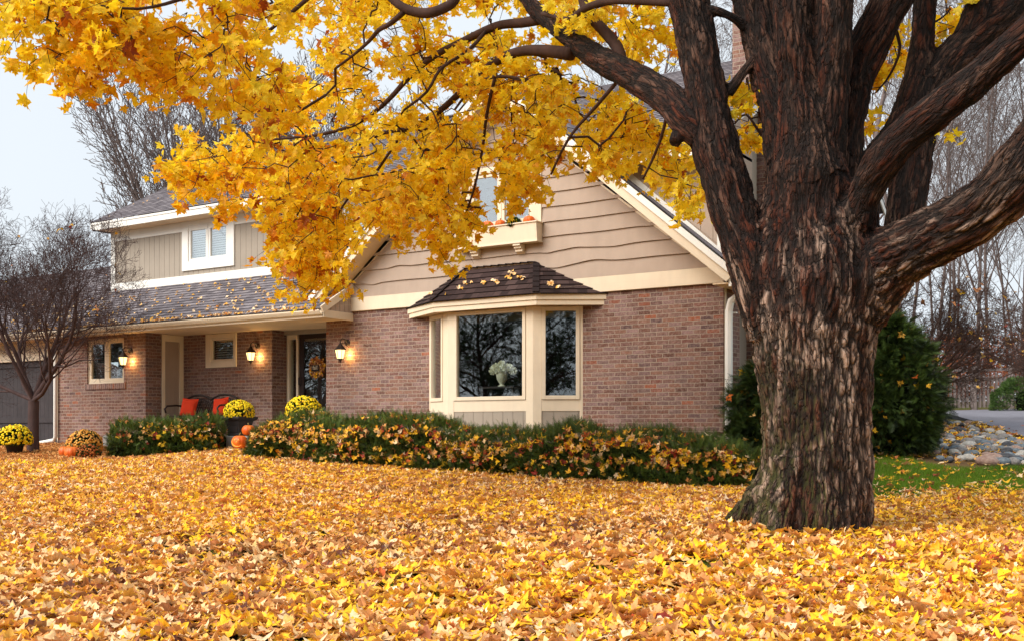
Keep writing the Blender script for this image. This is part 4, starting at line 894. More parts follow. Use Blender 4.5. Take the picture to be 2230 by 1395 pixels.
p_keep *= np.where(Zs > 15, .72, 1.)
keep = rng.random(N) < p_keep
x, y, z, px, Zs, bright = x[keep], y[keep], z[keep], px[keep], Zs[keep], bright[keep]; n = len(x)
tree_d = np.hypot(x-base[0], y-base[1]); z = z+np.abs(rng.normal(size=n))*.016+np.clip(.85-tree_d, 0, .4)*.10
up = unit(rng.normal(size=(n, 3))*np.array([.15, .15, 0])+np.array([0, 0, 1.])+(rng.random(n) < .08)[:, None]*rng.normal(size=(n, 3))*.55)
up[:, 2] = np.abs(up[:, 2])
fw = unit(rng.normal(size=(n, 3)))
r0 = rng.beta(1.3, 1.25, n); yel = (bright-.5)*1.0+np.where(Zs > 11, .10, 0.)+np.where(px > 1880, .10, 0); rv = np.clip(r0+yel*.7, 0, 1); rv = np.where((rv > .9)&(rng.random(n) < .72), .8, rv); rv = np.where((rv < .1)&(rng.random(n) < .5), .4, rv)
mulch = (px < 330)&(Zs > 18.6); rv = np.where(mulch, rv*.35, rv)
sz = rng.uniform(.055, .122, n)*np.where(mulch, .8, 1.)*np.where(Zs < 9.5, 1.18, 1.)
ln = Zs < 11.5
LV = leaves('fallen_leaves', MT['ground_leaf'], np.stack([x, y, z+.012], -1)[ln], up[ln], fw[ln], sz[ln], rv[ln], None, OUTG, 1.35, 12); tag(LV, 'thick carpet of fallen yellow and tan maple leaves near the camera', 'fallen leaves', kind='stuff')
LV = leaves('fallen_leaves', MT['ground_leaf'], np.stack([x, y, z+.012], -1)[~ln], up[~ln], fw[~ln], sz[~ln], rv[~ln], None, OUT2, 1.5, 8); tag(LV, 'fallen leaves on the far lawn up to the hedges', 'fallen leaves', kind='stuff')
print('ground leaves', n)
def sheet_leaves(name, pts, nrm, label, szr=(.07, .12), rs=None, dn=.01, wild=.3, parent=None):
    pts = np.array(pts); nrm = unit(np.array(nrm, float)); n = len(pts)
    o = leaves(name, MT['ground_leaf'], pts+nrm*dn, unit(nrm+rng.normal(size=(n, 3))*wild), rng.normal(size=(n, 3)), rng.uniform(*szr, n), rng.uniform(.15, .9, n) if rs is None else rs, parent, OUT2, 1.4, 6)
    return tag(o, label, 'fallen leaves', kind='stuff')
# grass
def grassmat():
    m = M('grass_blades', .6, .3); a = m.n('Attribute', _attribute_name='rnd').outputs['Fac']; c = m.ramp(a, [(0., lin((66, 96, 14))), (.5, lin((98, 134, 22))), (1., lin((134, 160, 44)))]); m.col(c)
    t = m.n('BsdfTranslucent', Color=c); mx = m.n('MixShader', Fac=.3, i1=m.b.outputs[0], i2=t.outputs[0]); m.link(mx.outputs[0], m.out.inputs['Surface']); return m.m
MT['grass'] = grassmat()
N = 190000; Zs = rng.uniform(10.2, 18.6, N); us = rng.uniform(.24, .86, N); x = -Zs*SS+us*Zs*CC; y = Zs*CC+us*Zs*SS
N2 = 16000; Z2 = np.sqrt(rng.uniform(5**2, 10.5**2, N2)); u2_ = rng.uniform(-.5, .5, N2); x2 = -Z2*SS+u2_*Z2*CC; y2 = Z2*CC+u2_*Z2*SS; kb = fbm(np.stack([x2*1.6, y2*1.6, x2*0], -1), 3) > .695
x = np.concatenate([x, x2[kb]]); y = np.concatenate([y, y2[kb]]); z = GZ(x, y); px, py, Zc = project(x, y, z)
re = np.interp(px, [1880, 1980, 2000, 2060, 2100, 2230, 2400], [17.8, 17.6, 16.9, 16.3, 16.1, 16.4, 16.4]); k = (Zc < re)&((px > 1840)|(Zc < 10.6)); x, y, z, Zc = x[k], y[k], z[k], Zc[k]; n = len(x)
h = rng.uniform(.03, .065, n); a = rng.uniform(0, 6.28, n); dx, dy = np.cos(a)*.0035, np.sin(a)*.0035; lx, ly = rng.normal(size=n)*.02, rng.normal(size=n)*.02
V = np.stack([np.stack([x-dx, y-dy, z-.01], -1), np.stack([x+dx, y+dy, z-.01], -1), np.stack([x+lx, y+ly, z+h], -1)], 1).reshape(-1, 3); F = np.arange(3*n).reshape(-1, 3)
tag(mk('grass', V, F, MT['grass'], attrs={'rnd': np.repeat(np.clip(fbm(np.stack([x, y, x*0], -1)*.8, 2)+rng.normal(size=n)*.15, 0, 1), 3)}), 'green lawn grass showing between leaves and the rock bed', 'grass', kind='stuff')
# leaves on roofs, bay roof
pts = []; nr = []; rr = random.Random(3); s_ = (3.30-zE)/(YB-YG+.05)
for k in range(420):
    x_ = rr.uniform(-25, -14.0); t_ = rr.random()**1.5*1.75; pts.append((x_, YG-.03+t_, zE+s_*(t_+.02)+.02)); nr.append((0, -s_, 1))
for k in range(260): pts.append((rr.uniform(-23, -14), YG-.05+abs(rr.gauss(0, .03)), 2.235+rr.uniform(0, .01))); nr.append((0, -.4, 1))
sheet_leaves('roof_leaves', pts, nr, 'pale fallen leaves scattered on the porch roof and in its gutter', (.05, .085), rng.uniform(.3, .66, len(pts)))
pts = []; nr = []; sb_ = (2.80-2.205)/.60
for px_, py_, n_ in ((1000, 632, 4), (1010, 622, 4), (1052, 620, 4), (1028, 622, 1), (1078, 616, 4), (1108, 608, 6), (1116, 598, 5), (1130, 608, 5), (1143, 610, 3), (1088, 623, 2), (938, 645, 3), (971, 645, 1), (1200, 622, 9), (1215, 630, 2)):
    for k in range(n_):
        r = ray(px_+rr.gauss(0, 4), py_+rr.gauss(0, 2)); t = (2.205-sb_*15.10)/(r[2]-sb_*r[1])
        pts.append((r[0]*t, r[1]*t, r[2]*t+.03)); nr.append((0, -sb_, 1))
sheet_leaves('roof_leaves', pts, nr, 'small clusters of pale leaves lying on the bay window roof', (.05, .075), rng.uniform(.34, .6, len(pts)))
pts = [(rr.uniform(-22, -18.2), yE+t_, ze+sm*t_+.02) for t_ in [rr.uniform(0, 3) for _ in range(14)]]
sheet_leaves('roof_leaves', pts, [(0, -sm, 1)]*14, 'a few pale leaves on the upper roof slope', (.05, .08), rng.uniform(.35, .55, 14))

# ================================================================== YEW HEDGES
def needlemat(name, a, b_):
    m = M(name, .55, .3); r = m.n('Attribute', _attribute_name='rnd').outputs['Fac']; m.col(m.ramp(r, [(0., lin(a)), (1., lin(b_))])); return m.m
MT['yew'] = needlemat('yew_needles', (16, 32, 9), (102, 122, 42)); MT['arb'] = needlemat('evergreen_sprays', (14, 28, 8), (84, 106, 42)); MT['core'] = plain('dark_shrub_inside', (20, 24, 12), .95, .05); MT['boxwood'] = needlemat('boxwood_leaves', (24, 44, 14), (84, 112, 46))  # core: near-black colour stands for shade deep inside the foliage
def sprig(nn=8, L=1., w=.30, nw=.05):
    V = []; F = []
    def tri(a, b, c): k = len(V); V.extend([a, b, c]); F.append((k, k+1, k+2))
    tri((-.012, 0, 0), (.012, 0, 0), (0, L, .02))
    for i in range(nn):
        y = .08+.85*i/nn; l = w*(1-.5*i/nn)
        for s in (-1, 1): tri((0, y, 0), (0, y+nw, 0), (s*l, y+l*.75, .05+.02*(i % 2)))
    tri((-.03, L*.93, 0), (.03, L*.93, 0), (0, L*1.12, 0)); return np.array(V, float), np.array(F)
def sprigs(name, mat, pos, dirs, size, rnd, parent, sp=None):
    tv, tf = sp or sprig(); pos = np.asarray(pos, float); d = unit(np.asarray(dirs, float)); n = len(pos); o = unit(np.cross(d, unit(rng.normal(size=(n, 3))))); u = np.cross(d, o); s = np.asarray(size)[:, None, None]
    loc = tv[None]*s; V = pos[:, None]+loc[..., 0:1]*o[:, None]+loc[..., 1:2]*d[:, None]+loc[..., 2:3]*u[:, None]; F = (tf[None]+(np.arange(n)*len(tv))[:, None, None]).reshape(-1, 3)
    return mk(name, V.reshape(-1, 3), F, mat, parent, attrs={'rnd': np.repeat(rnd, len(tv))})
def hedge(a, c, wid, h, label, dens=900, leafn=500, spiky=.2, rs=1, leafamp=1.):
    """elongated mound from a to c (ground points), front is -y side"""
    a, c = np.array(a, float), np.array(c, float); L = np.linalg.norm(c-a); u = (c-a)/L; v = np.array([u[1], -u[0]]); cx = (a+c)/2
    t = empty('yew_hedge', (cx[0], cx[1], gz(*cx)), label, 'hedge')
    r = np.random.default_rng(rs); n = int(dens*L*(wid+h)); s = r.uniform(0, 1, n)
    def surf(s, p, k=1.):
        """p 0..45 front face upward, .45-.8 top, .8-1 back downward -> x, y, height, normal"""
        endk = np.clip(1-np.abs(2*s-1)**14, .3, 1)**.7; W2 = wid/2*endk; f = np.clip(p/.45, 0, 1); g = np.clip((p-.45)/.35, 0, 1); e = np.clip((p-.8)/.2, 0, 1)
        off = W2*np.where(p < .45, 1-.30*f**4, np.where(p < .8, .70-1.5*g, -.80-.2*np.sin(e*np.pi))); hf = np.where(p < .45, f*.9, np.where(p < .8, .9+.1*np.sin(g*np.pi), .9*(1-e)))
        H = h*(.88+.6*(fbm(np.stack([s*L*1.7, p*2, s*0+rs], -1), 3)-.5))*endk**.6; lump = 1+.5*(fbm(np.stack([s*L*1.4, p*4, s*0+rs+4], -1), 3)-.5)*2*.8
        off = off*lump*k; zz = hf*H*k*(.8+.2*lump); nx = np.where(p < .45, 1., np.where(p < .8, .2, -1.)); nz = np.where(p < .45, .25+.6*f**3, np.where(p < .8, 1., .2))
        return a[0]+u[0]*s*L+v[0]*off, a[1]+u[1]*s*L+v[1]*off, zz, unit(np.stack([v[0]*nx, v[1]*nx, nz], -1))
    pp = r.random(n)**1.15; x, y, zz, nv_ = surf(s, pp); z = GZ(x, y)+zz+.02
    dirs = unit(nv_*.9+r.normal(size=(n, 3))*.6+np.array([0, 0, .25])); top = pp > .42; size = r.uniform(.07, .15, n); lng = top&(r.random(n) < spiky*.35); size = np.where(lng, r.uniform(.12, .19, n), size); dirs[lng] = unit(dirs[lng]+np.array([0, 0, .35]))
    pos = np.stack([x, y, z], -1)-r.uniform(-.03, .09, n)[:, None]*nv_
    sprigs('foliage', MT['yew'], pos, dirs, size, np.clip(r.beta(1.5, 2., n)+.22*zz/h-.1, 0, 1), t)
    S, PP = np.meshgrid(np.linspace(0, 1, 60), np.linspace(0, 1, 18)); S, PP = S.ravel(), PP.ravel(); x1, y1, z1, _ = surf(S, PP, .86); V = np.stack([x1, y1, GZ(x1, y1)+z1-.05], -1); i = np.arange(17)[:, None]*60+np.arange(59)[None]; F = np.stack([i, i+1, i+61, i+60], -1).reshape(-1, 4)
    mk('dark_core', V, F, MT['core'], t, True)  # solid dark core added to block the view through the needles
    s2 = r.uniform(0, 1, leafn); p2_ = np.where(r.random(leafn) < .6, .45*r.beta(2., 1.2, leafn), r.uniform(.36, .78, leafn)); x, y, zz, nn = surf(s2, p2_, 1.02); z = GZ(x, y)+zz+.02; cl = fbm(np.stack([s2*L*2.2, p2_*9, s2*0], -1), 2); k = cl > .40
    nn = unit(nn+r.normal(size=(leafn, 3))*.6)
    lv = leaves('caught_leaves', MT['ground_leaf'], (np.stack([x, y, z], -1)+nn*.03)[k], nn[k], r.normal(size=(leafn, 3))[k], r.uniform(.05, .10, leafn)[k], np.clip(r.beta(1.5, 1.1, leafn)+.14, .05, 1.)[k], None, OUT, 1.8, 10)
    tag(lv, 'yellow and tan leaves caught all over the '+label.split(' hedge')[0]+' hedge', 'fallen leaves', kind='stuff')
    return t
YH = 13.78
p0 = (XP(560, YH), YH); p1 = (XP(1660, YH-.1), YH-.05)
hedge((p0[0], YH+.05), (p1[0], YH-.15), 1.3, .70, 'long low dark green yew hedge in front of the bay window', 1250, 2500, .6, 3)
a = D(232, 900, 20.2); c = D(494, 900, 20.4)
hedge((a[0]+.1, a[1]), (c[0]-.05, c[1]), 1.15, .60, 'short yew hedge in front of the porch bench', 1350, 240, .6, 8)

# ================================================================== EVERGREENS by the trunk
def evergreen(cx, cy, rx, h, label, n=9000, rs=1, name='evergreen_shrub', nb=90):
    z0 = gz(cx, cy); t = empty(name, (cx, cy, z0), label, 'shrub'); r = np.random.default_rng(rs); B = []
    for k in range(nb):                                    # drooping branch sprays, each a small clump
        f = (k+.5)/nb; th = k*2.4+r.uniform(-.4, .4); prof = np.interp(f, [0, .15, .4, .7, .88, 1], [.7, .92, 1.05, .78, .5, .14]); rad = rx*prof*r.uniform(.45, 1.22)
        B.append((cx+math.cos(th)*rad, cy+math.sin(th)*rad, z0+.12+f*h*r.uniform(.93, 1.05), th, r.uniform(.15, .27)*(1.1-.45*f)*min(1.3, rx/.7)))
    B = np.array(B); q = r.integers(0, nb, n); d = unit(r.normal(size=(n, 3))); th = B[q, 3]; pos = B[q, :3]+d*(B[q, 4]*r.uniform(.5, 1.05, n))[:, None]*np.array([1, 1, 1.25]); pos[:, 2] = np.maximum(pos[:, 2], z0+.04)
    dr = unit(d*.7+np.stack([np.cos(th), np.sin(th), np.full(n, -.15)], -1)*.7+r.normal(size=(n, 3))*.3)
    sprigs('foliage', MT['arb'], pos, dr, r.uniform(.08, .19, n), np.clip(r.beta(1.2, 1.9, n)+.25*d[:, 2]*.6, 0, 1), t, sprig(7, 1., .34, .07))
    m = MB(); m.lathe((cx, cy, z0), [(rx*.55, .05), (rx*.6, .3*h), (rx*.4, .6*h), (.05, .85*h)], 12); m.build('dark_core', MT['core'], t, True)  # added dark core, fills the gaps between the sprays
    MB().tube([(cx, cy, z0-.1), (cx, cy, z0+.8*h)], [.05, .02], 6).build('trunk', MT['twig'], t); k = int(n*.007)+8
    q = r.integers(0, n, k); lv = leaves('caught_leaves', MT['ground_leaf'], pos[q]+unit(dr[q])*.08, unit(dr[q]+r.normal(size=(k, 3))*.4), r.normal(size=(k, 3)), r.uniform(.07, .12, k), r.uniform(.5, 1., k), None, OUT, 1.4, 6)
    tag(lv, 'leaves caught in the '+label, 'fallen leaves', kind='stuff'); return t
p = D(1944, 900, 17.9); evergreen(p[0], p[1], .62, 1.95, 'bushy green arborvitae to the right of the maple trunk', 17000, 4, nb=120)
p = D(1850, 900, 19.); evergreen(p[0], p[1], .8, 1.7, 'smaller arborvitae hidden behind the maple trunk', 4000, 14)
p = D(1648, 900, 15.8); evergreen(p[0], p[1], .40, 1.40, 'narrow evergreen shrub left of the maple trunk by the downspout', 5000, 5)

# ================================================================== PORCH THINGS
def mum(c, r, zc, name, label, mat, group, pot, fl=.018, nfl=520, squash=.86, petal=None):
    """potted chrysanthemum; c=(x,y), base z, ball radius r"""
    t = empty(name, (c[0], c[1], zc), label, 'flowers', group); pr, ph, pm = pot
    if ph > 0: MB().lathe((c[0], c[1], zc), [(pr*.7, 0), (pr*.95, ph*.9), (pr*1.06, ph*.9), (pr*1.06, ph), (pr*.9, ph), (pr*.85, ph*.85)], 24).build('pot', pm, t, True)
    bz = zc+ph+r*squash*.35; rr = np.random.default_rng(int(abs(c[0]*100))); n = nfl; d = unit(rr.normal(size=(n, 3))); d[:, 2] = np.abs(d[:, 2])*1.25-.38; d = unit(d)
    bump = 1+.12*(fbm(d*2.2+c[0], 2)-.5)
    pos = np.array([c[0], c[1], bz])+d*np.array([r, r, r*squash])*(bump*rr.uniform(.93, 1.03, n))[:, None]; V = []; F = []; A = []
    k = 8; nb = 2*k+1; a = np.arange(k)*2*np.pi/k; o = unit(np.cross(d, unit(rr.normal(size=(n, 3))))); u = np.cross(d, o); s = rr.uniform(.8, 1.25, n)*fl
    ring = o[:, None]*np.cos(a)[None, :, None]+u[:, None]*np.sin(a)[None, :, None]
    v = np.concatenate([pos[:, None]+ring*s[:, None, None]-d[:, None]*s[:, None, None]*.25, pos[:, None]+ring*s[:, None, None]*.55+d[:, None]*s[:, None, None]*.3, (pos+d*s[:, None]*.15)[:, None]], 1)
    f = [(i, (i+1) % k, k+(i+1) % k) for i in range(k)]+[(i, k+(i+1) % k, k+i) for i in range(k)]+[(k+i, k+(i+1) % k, 2*k) for i in range(k)]; f = np.array(f)
    mk('blossoms', v.reshape(-1, 3), (f[None]+(np.arange(n)*nb)[:, None, None]).reshape(-1, 3), mat, t, attrs={'rnd': np.repeat(rr.random(n), nb)})
    m = 900; d = unit(rr.normal(size=(m, 3))); d[:, 2] = np.abs(d[:, 2])*1.2-.5; pos = np.array([c[0], c[1], bz])+unit(d)*np.array([r, r, r*squash])*rr.uniform(.75, .93, m)[:, None]
    sprigs('leaves', MT['boxwood'], pos, d+rr.normal(size=(m, 3))*.5, rr.uniform(.03, .06, m), rr.beta(1.3, 2.5, m), t, (np.array([(-.25, 0, 0), (.25, 0, 0), (0, 1, .1), (-.4, .5, 0), (.4, .5, 0)]), np.array([(0, 1, 2), (0, 2, 3), (1, 4, 2)])))
    MB().lathe((c[0], c[1], bz-r*squash*.45), [(r*.35, 0), (r*.78, r*.45), (r*.6, r*.9), (.03, r*1.15)], 14).build('stems', MT['core'], t, True); return t  # added solid dark core behind the blossoms, no modelled stems
def flowermat(name, stops):
    m = M(name, .6, .2); m.col(m.ramp(m.n('Attribute', _attribute_name='rnd').outputs['Fac'], [(p, lin(c)) for p, c in stops])); return m.m
MT['fy'] = flowermat('yellow_blossom', [(0., (222, 178, 10)), (.4, (244, 212, 16)), (.8, (250, 226, 50)), (1., (214, 150, 20))])
MT['fo'] = flowermat('orange_blossom', [(0., (190, 110, 40)), (.4, (222, 150, 50)), (.8, (232, 180, 90)), (1., (170, 90, 40))])
MT['fr'] = flowermat('rust_blossom', [(0., (120, 56, 26)), (.5, (172, 84, 34)), (1., (206, 122, 56))])
def urn(c, z, w, h, label, grp):
    t = empty('planter_urn', (c[0], c[1], z), label, 'planter', grp); m = MB(); prof = [(.62, 0), (.66, .08), (.60, .12), (.62, .45), (.74, .72), (.74, .76), (.84, .80), (.96, .86), (1., .93), (1., 1.), (.86, 1.), (.84, .9)]
    n = len(prof); V = []
    for r_, zz in prof:
        for sx, sy in ((-1, -1), (1, -1), (1, 1), (-1, 1)):
            k = .82
            V += [(c[0]+sx*w/2*r_*(k if False else 1), c[1]+sy*w/2*r_*.82, z+zz*h)] if False else [(c[0]+sx*w/2*r_, c[1]+sy*w/2*r_, z+zz*h)]
    F = [(i*4+j, i*4+(j+1) % 4, (i+1)*4+(j+1) % 4, (i+1)*4+j) for i in range(n-1) for j in range(4)]+[(3, 2, 1, 0), tuple(4*(n-1)+j for j in range(4))]
    o = mk('body', V, F, MT['pot'], t); bevel(o, .02, 3)
    MB().box(c[0]-w*.24, c[0]+w*.24, c[1]-w*.325, c[1]-w*.30, z+.2*h, z+.6*h).build('front_panel', MT['pot'], t); return t
def grassy(c, z, n, L, label, mat, leanx=0.):
    t = tag(bpy.data.objects.new('ornamental_grass', None), label, 'plant'); bpy.data.objects.remove(t)
    P0 = []; P1 = []; A0 = []; A1 = []; r = random.Random(int(c[0]*50))
    for i in range(n):
        a = r.random()*6.28; p = Vector((c[0]+.03*math.cos(a), c[1]+.03*math.sin(a), z)); d = Vector((.35*math.cos(a)+leanx, .35*math.sin(a), 1)).normalized(); l = L*r.uniform(.6, 1.1)
        for k in range(6):
            q = p+d*l/6; P0.append(tuple(p)); P1.append(tuple(q)); A0.append(.004*(1-k/7)); A1.append(.004*(1-(k+1)/7)); d = (d+Vector((.16*math.cos(a)+leanx*.2, .16*math.sin(a), -.18))).normalized(); p = q
    V, F = segs_mesh(P0, P1, A0, A1, 3); return tag(mk('ornamental_grass', V, F, mat), label, 'plant')
FZ = -.085
c1 = D(521, 900, 19.55); c1 = (c1[0], 14.66); cxy = (XP(521, 14.66), 14.66)
urn(cxy, FZ, .50, .36, 'dark square planter at the left of the entry, behind the carved pumpkin', 'dark planters by the entry')
mum(cxy, .285, FZ+.35, 'yellow_mum', 'round yellow mum in the planter left of the entry, over the carved pumpkin', MT['fy'], 'yellow mums', (0, 0, None), .0165, 860)
cxy2 = (XP(661, 14.66), 14.66); urn(cxy2, FZ, .50, .36, 'dark square planter behind the long hedge, right of the entry', 'dark planters by the entry')
mum(cxy2, .325, FZ+.35, 'yellow_mum', 'largest round yellow mum, in front of the front door', MT['fy'], 'yellow mums', (0, 0, None), .0165, 980)
grassy((cxy[0]+.17, cxy[1]-.16), FZ+.34, 34, .42, 'arching pale grass spilling from the planter beside the yellow mum', MT['yew'], .25)
q = D(598, 900, 18.6); grassy((XP(600, 14.9), 14.9), FZ, 30, .42, 'spiky dark plant between the two planters', MT['fr'], 0.)
q = D(32, 990, 20.6); z_ = gz(q[0], q[1]); mum((q[0], q[1]), .315, z_, 'yellow_mum', 'yellow mum in a round dark pot at the far left below the small tree', MT['fy'], 'yellow mums', (.17, .20, MT['pot']), .021, 520)
q = D(184, 990, 21.); z_ = gz(q[0], q[1]); mum((q[0], q[1]), .33, z_, 'orange_mum', 'big pale orange mum by the left end of the short hedge', MT['fo'], None, (.12, .07, MT['pot']), .02, 640)
q = D(193, 1000, 19.7); z_ = gz(q[0], q[1]); mum((q[0], q[1]), .20, z_, 'rust_mum', 'small rust coloured mum in front of the big pale orange one', MT['fr'], None, (.12, .05, MT['pot']), .017, 380)
def pumpkin(c, r, label, name='pumpkin', squash=.8, group=None, tilt=0.):
    t = empty(name, c, label, 'pumpkin', group); n, m = 60, 16; V = []
    for i in range(m+1):
        ph = math.pi*i/m
        for k in range(n):
            a = 2*math.pi*k/n; rib = 1-.07*abs(math.cos(a*5+.3))**.6*0-.06*(1-abs(math.sin(a*5)))**1.5; rr_ = r*math.sin(ph)**.85*rib; dip = -.16*r*math.exp(-(math.sin(ph)/.28)**2)*(1 if i < m/2 else -1)
            V.append((rr_*math.cos(a), rr_*math.sin(a), r*squash*(1+math.cos(ph))+dip))
    F = [(i*n+k, (i+1)*n+k, (i+1)*n+(k+1) % n, i*n+(k+1) % n) for i in range(m) for k in range(n)]
    mk('shell', V, F, MT['pumpkin'], t, True, local=True)
    s = MB().tube([(0, 0, 2*r*squash-.17*r), (.02*r, 0, 2*r*squash+.08*r), (.14*r, .05*r, 2*r*squash+.24*r)], [.14*r, .09*r, .11*r], 7); mk('stem', s.v, s.f, MT['stem'], t, True, local=True); t.rotation_euler = (tilt, tilt*.4, r*20); return t
q = D(142, 1000, 20.2); pumpkin((q[0], q[1], gz(q[0], q[1])), .115, 'orange pumpkin on the leaves, left one of the pair by the rust mum', squash=.92, group='pumpkins on the leaves')
q = D(157, 1003, 19.9); pumpkin((q[0], q[1], gz(q[0], q[1])), .135, 'orange pumpkin on the leaves, right one touching the rust mum', squash=.86, group='pumpkins on the leaves')
# carved pumpkin
jx = XP(522, 14.0); jz = ZP(522, 976, 14.0); jp = pumpkin((jx, 14.0, jz), .145, 'carved jack-o-lantern with glowing crescent cuts below the left planter', 'carved_pumpkin', .86)
jp.rotation_euler = (0, 0, 0)
m = MB(); fd = Vector((.42, -.9, 0)).normalized(); sd_ = Vector((-fd.y, fd.x, 0)) 
def jface(u, v): k = math.sqrt(max(0, 1-(u*u+v*v)*.9)); return fd*(.152*k)+sd_*(.145*u)+Vector((0, 0, .125+.12*v))
pts_ = [jface(.68*math.cos(a), .68*math.sin(a)) for a in np.linspace(2.4, 5.6, 14)]; m.tube(pts_, [.003+.008*math.sin(math.pi*i/13) for i in range(14)], 6)
for du, dv in ((-.22, .28), (.24, .28), (0, -.02)): m.tube([jface(du-.1, dv-.06), jface(du, dv+.08), jface(du+.1, dv-.06)], [.004, .014, .004], 6)
mk('carved_cuts', m.v, m.f, MT['carved'], jp, True, local=True)
pumpkin((XP(541, 14.2), 14.2, ZP(541, 948, 14.2)), .12, 'mottled pumpkin half hidden by the long hedge beside the planter', squash=.85)
# window box contents
for px_, rr_, lb in ((1008, .085, 'small pumpkin in the window box, leftmost behind the leaves'), (1062, .10, 'round orange pumpkin in the window box left of centre'), (1090, .095, 'orange pumpkin in the window box touching the little mum'), (1152, .10, 'orange pumpkin at the right end of the window box')):
    pumpkin((XP(px_, YA-.14), YA-.14, zt_-.045), rr_, lb, squash=.8, group='pumpkins in the window box')
mum((XP(1119, YA-.14), YA-.14), .11, zt_-.05, 'window_box_mum', 'small yellow and dark green mum in the window box', MT['fy'], None, (.09, .03, MT['pot']), .013, 90)
# vase + flowers inside bay
vx, vy = XP(1093, YBF+.28), YBF+.28; vz = ZP(1093, 841, YBF+.28)
t = empty('flower_vase', (vx, vy, vz), 'cream urn vase holding white hydrangeas inside the bay window', 'vase')
MB().lathe((vx, vy, vz), [(.07, 0), (.07, .015), (.035, .03), (.04, .05), (.085, .12), (.10, .2), (.095, .235), (.115, .255), (.105, .255), (.09, .23)], 28).build('vase', MT['ceramic'], t, True)
fl = flowermat('cream_blossom', [(0., (232, 224, 190)), (1., (254, 250, 232))]); r = np.random.default_rng(2); C_ = [(-.16, 0, .30), (-.09, -.05, .33), (0, 0, .37), (.08, -.04, .34), (.15, 0, .31), (.02, .05, .33), (.2, .03, .27), (-.2, .03, .28), (-.04, -.08, .29), (.06, -.08, .29)]
pos = []; dd = []
for c_ in C_:
    d = unit(r.normal(size=(60, 3))); pos.append(np.array([vx+c_[0], vy+c_[1], vz+c_[2]])+d*.062); dd.append(d)
pos = np.concatenate(pos); dd = np.concatenate(dd); sprigs('blossoms', fl, pos, dd, np.full(len(pos), .022), r.random(len(pos)), t, (np.array([(-.7, -.7, 0), (.7, -.7, 0), (.7, .7, 0), (-.7, .7, 0), (0, 0, .5)]), np.array([(0, 1, 4), (1, 2, 4), (2, 3, 4), (3, 0, 4)])))
m = MB().box(vx-.35, vx+.35, vy-.18, vy+.2, vz-.03, vz-.001)
for i in (-1, 1):
    for j in (-1, 1): m.box(vx+i*.31-.02, vx+i*.31+.02, vy+.01+j*.15-.02, vy+.01+j*.15+.02, -.1, vz-.031)
tag(m.build('side_table', MT['door']), 'dark side table under the vase inside the bay window', 'table')
sx = XP(1222, YA+.35); t = empty('sofa', (sx, YA+.6, -.1), 'pale sofa seen through the right pane of the bay window', 'sofa')
for nm, bb in (('seat', (-.7, .7, -.1, .6, .1, .38)), ('backrest', (-.7, .7, -.28, -.1, .1, .62)), ('armrest', (-.88, -.7, -.28, .6, .05, .5)), ('armrest', (.7, .88, -.28, .6, .05, .5))):
    o = MB().box(bb[0], bb[1], bb[2], bb[3], bb[4], bb[5]); bevel(mk(nm, o.v, o.f, MT['sofa'], t, local=True), .05, 3)
# bench with cushions
bx0_, bx1_ = XP(388, 16.0), XP(502, 16.0); bc = (bx0_+bx1_)/2; bw = bx1_-bx0_
t = empty('garden_bench', (bc, 15.95, FZ), 'dark cast metal bench with scrolled double arched back on the porch', 'bench'); H2 = bw/2
m = MB(); 
for i in range(7): m.box(-H2+.04, H2-.04, -.28+i*.075, -.28+i*.075+.06, .40, .42)
mk('seat', m.v, m.f, MT['iron'], t, local=True)
m = MB(); top = lambda u: .80+.09*abs(math.sin(u*math.pi*1.0))*1.0 if True else 0
pts_ = [(-H2+bw*k/32, .26, .76+.10*abs(math.sin(k/32*2*math.pi))**.8) for k in range(33)]; m.tube(pts_, .024, 8); m.tube([(x_, y_, z_-.075) for x_, y_, z_ in pts_], .012, 6)
m.tube([(-H2, .26, .36), (-H2, .26, .78)], .02, 8); m.tube([(H2, .26, .36), (H2, .26, .78)], .02, 8); m.tube([(-H2, .26, .45), (H2, .26, .45)], .015, 6)
for k in range(-12, 13):
    xa = k*bw/24; 
    for sg_ in (-1, 1):
        xb = xa+sg_*.18
        if abs(xb) < H2 and abs(xa) < H2: m.tube([(xa, .26, .45), (xb, .26, .76)], .006, 4)
for cx_ in (-H2*.5, H2*.5):
    for rr_ in (.10, .06): m.tube([(cx_+rr_*math.cos(a), .245, .70+rr_*math.sin(a)) for a in np.linspace(0, 6.28, 17)], .008, 5)
mk('backrest', m.v, m.f, MT['iron'], t, True, local=True)
for s in (-1, 1):
    m = MB().tube([(s*H2, .26, .62), (s*H2, .0, .64), (s*H2, -.24, .62), (s*H2, -.31, .56), (s*H2, -.28, .48)], .02, 8); mk('armrest', m.v, m.f, MT['iron'], t, True, local=True)
    for yy in (-.26, .24):
        m = MB().tube([(s*(H2-.02), yy, .40), (s*(H2+.0), yy*1.1, .2), (s*(H2-.02), yy*1.15, 0)], [.022, .016, .024], 8); mk('leg', m.v, m.f, MT['iron'], t, True, local=True)
def cushion(c, w, h, ry, rz, label):
    V = []; n = 12
    for s in (1, -1):
        for i in range(n+1):
            for j in range(n+1):
                u, v = i/n*2-1, j/n*2-1; e = (1-u**4)*(1-v**4); pin = 1-.10*(1-abs(u*v))*max(abs(u), abs(v))**3; V.append((u*w/2*pin, -s*.075*e**.6, v*h/2*pin))
    F = [(i*(n+1)+j, (i+1)*(n+1)+j, (i+1)*(n+1)+j+1, i*(n+1)+j+1) for i in range(n) for j in range(n)]; b0 = (n+1)**2; F += [tuple(b0+k for k in f)[::-1] for f in F]
    o = mk('cushion', V, F, MT['cushion'], None, True); o.location = c; o.rotation_euler = (-.25, ry, rz); return tag(o, label, 'cushion', 'red orange cushions on the bench')
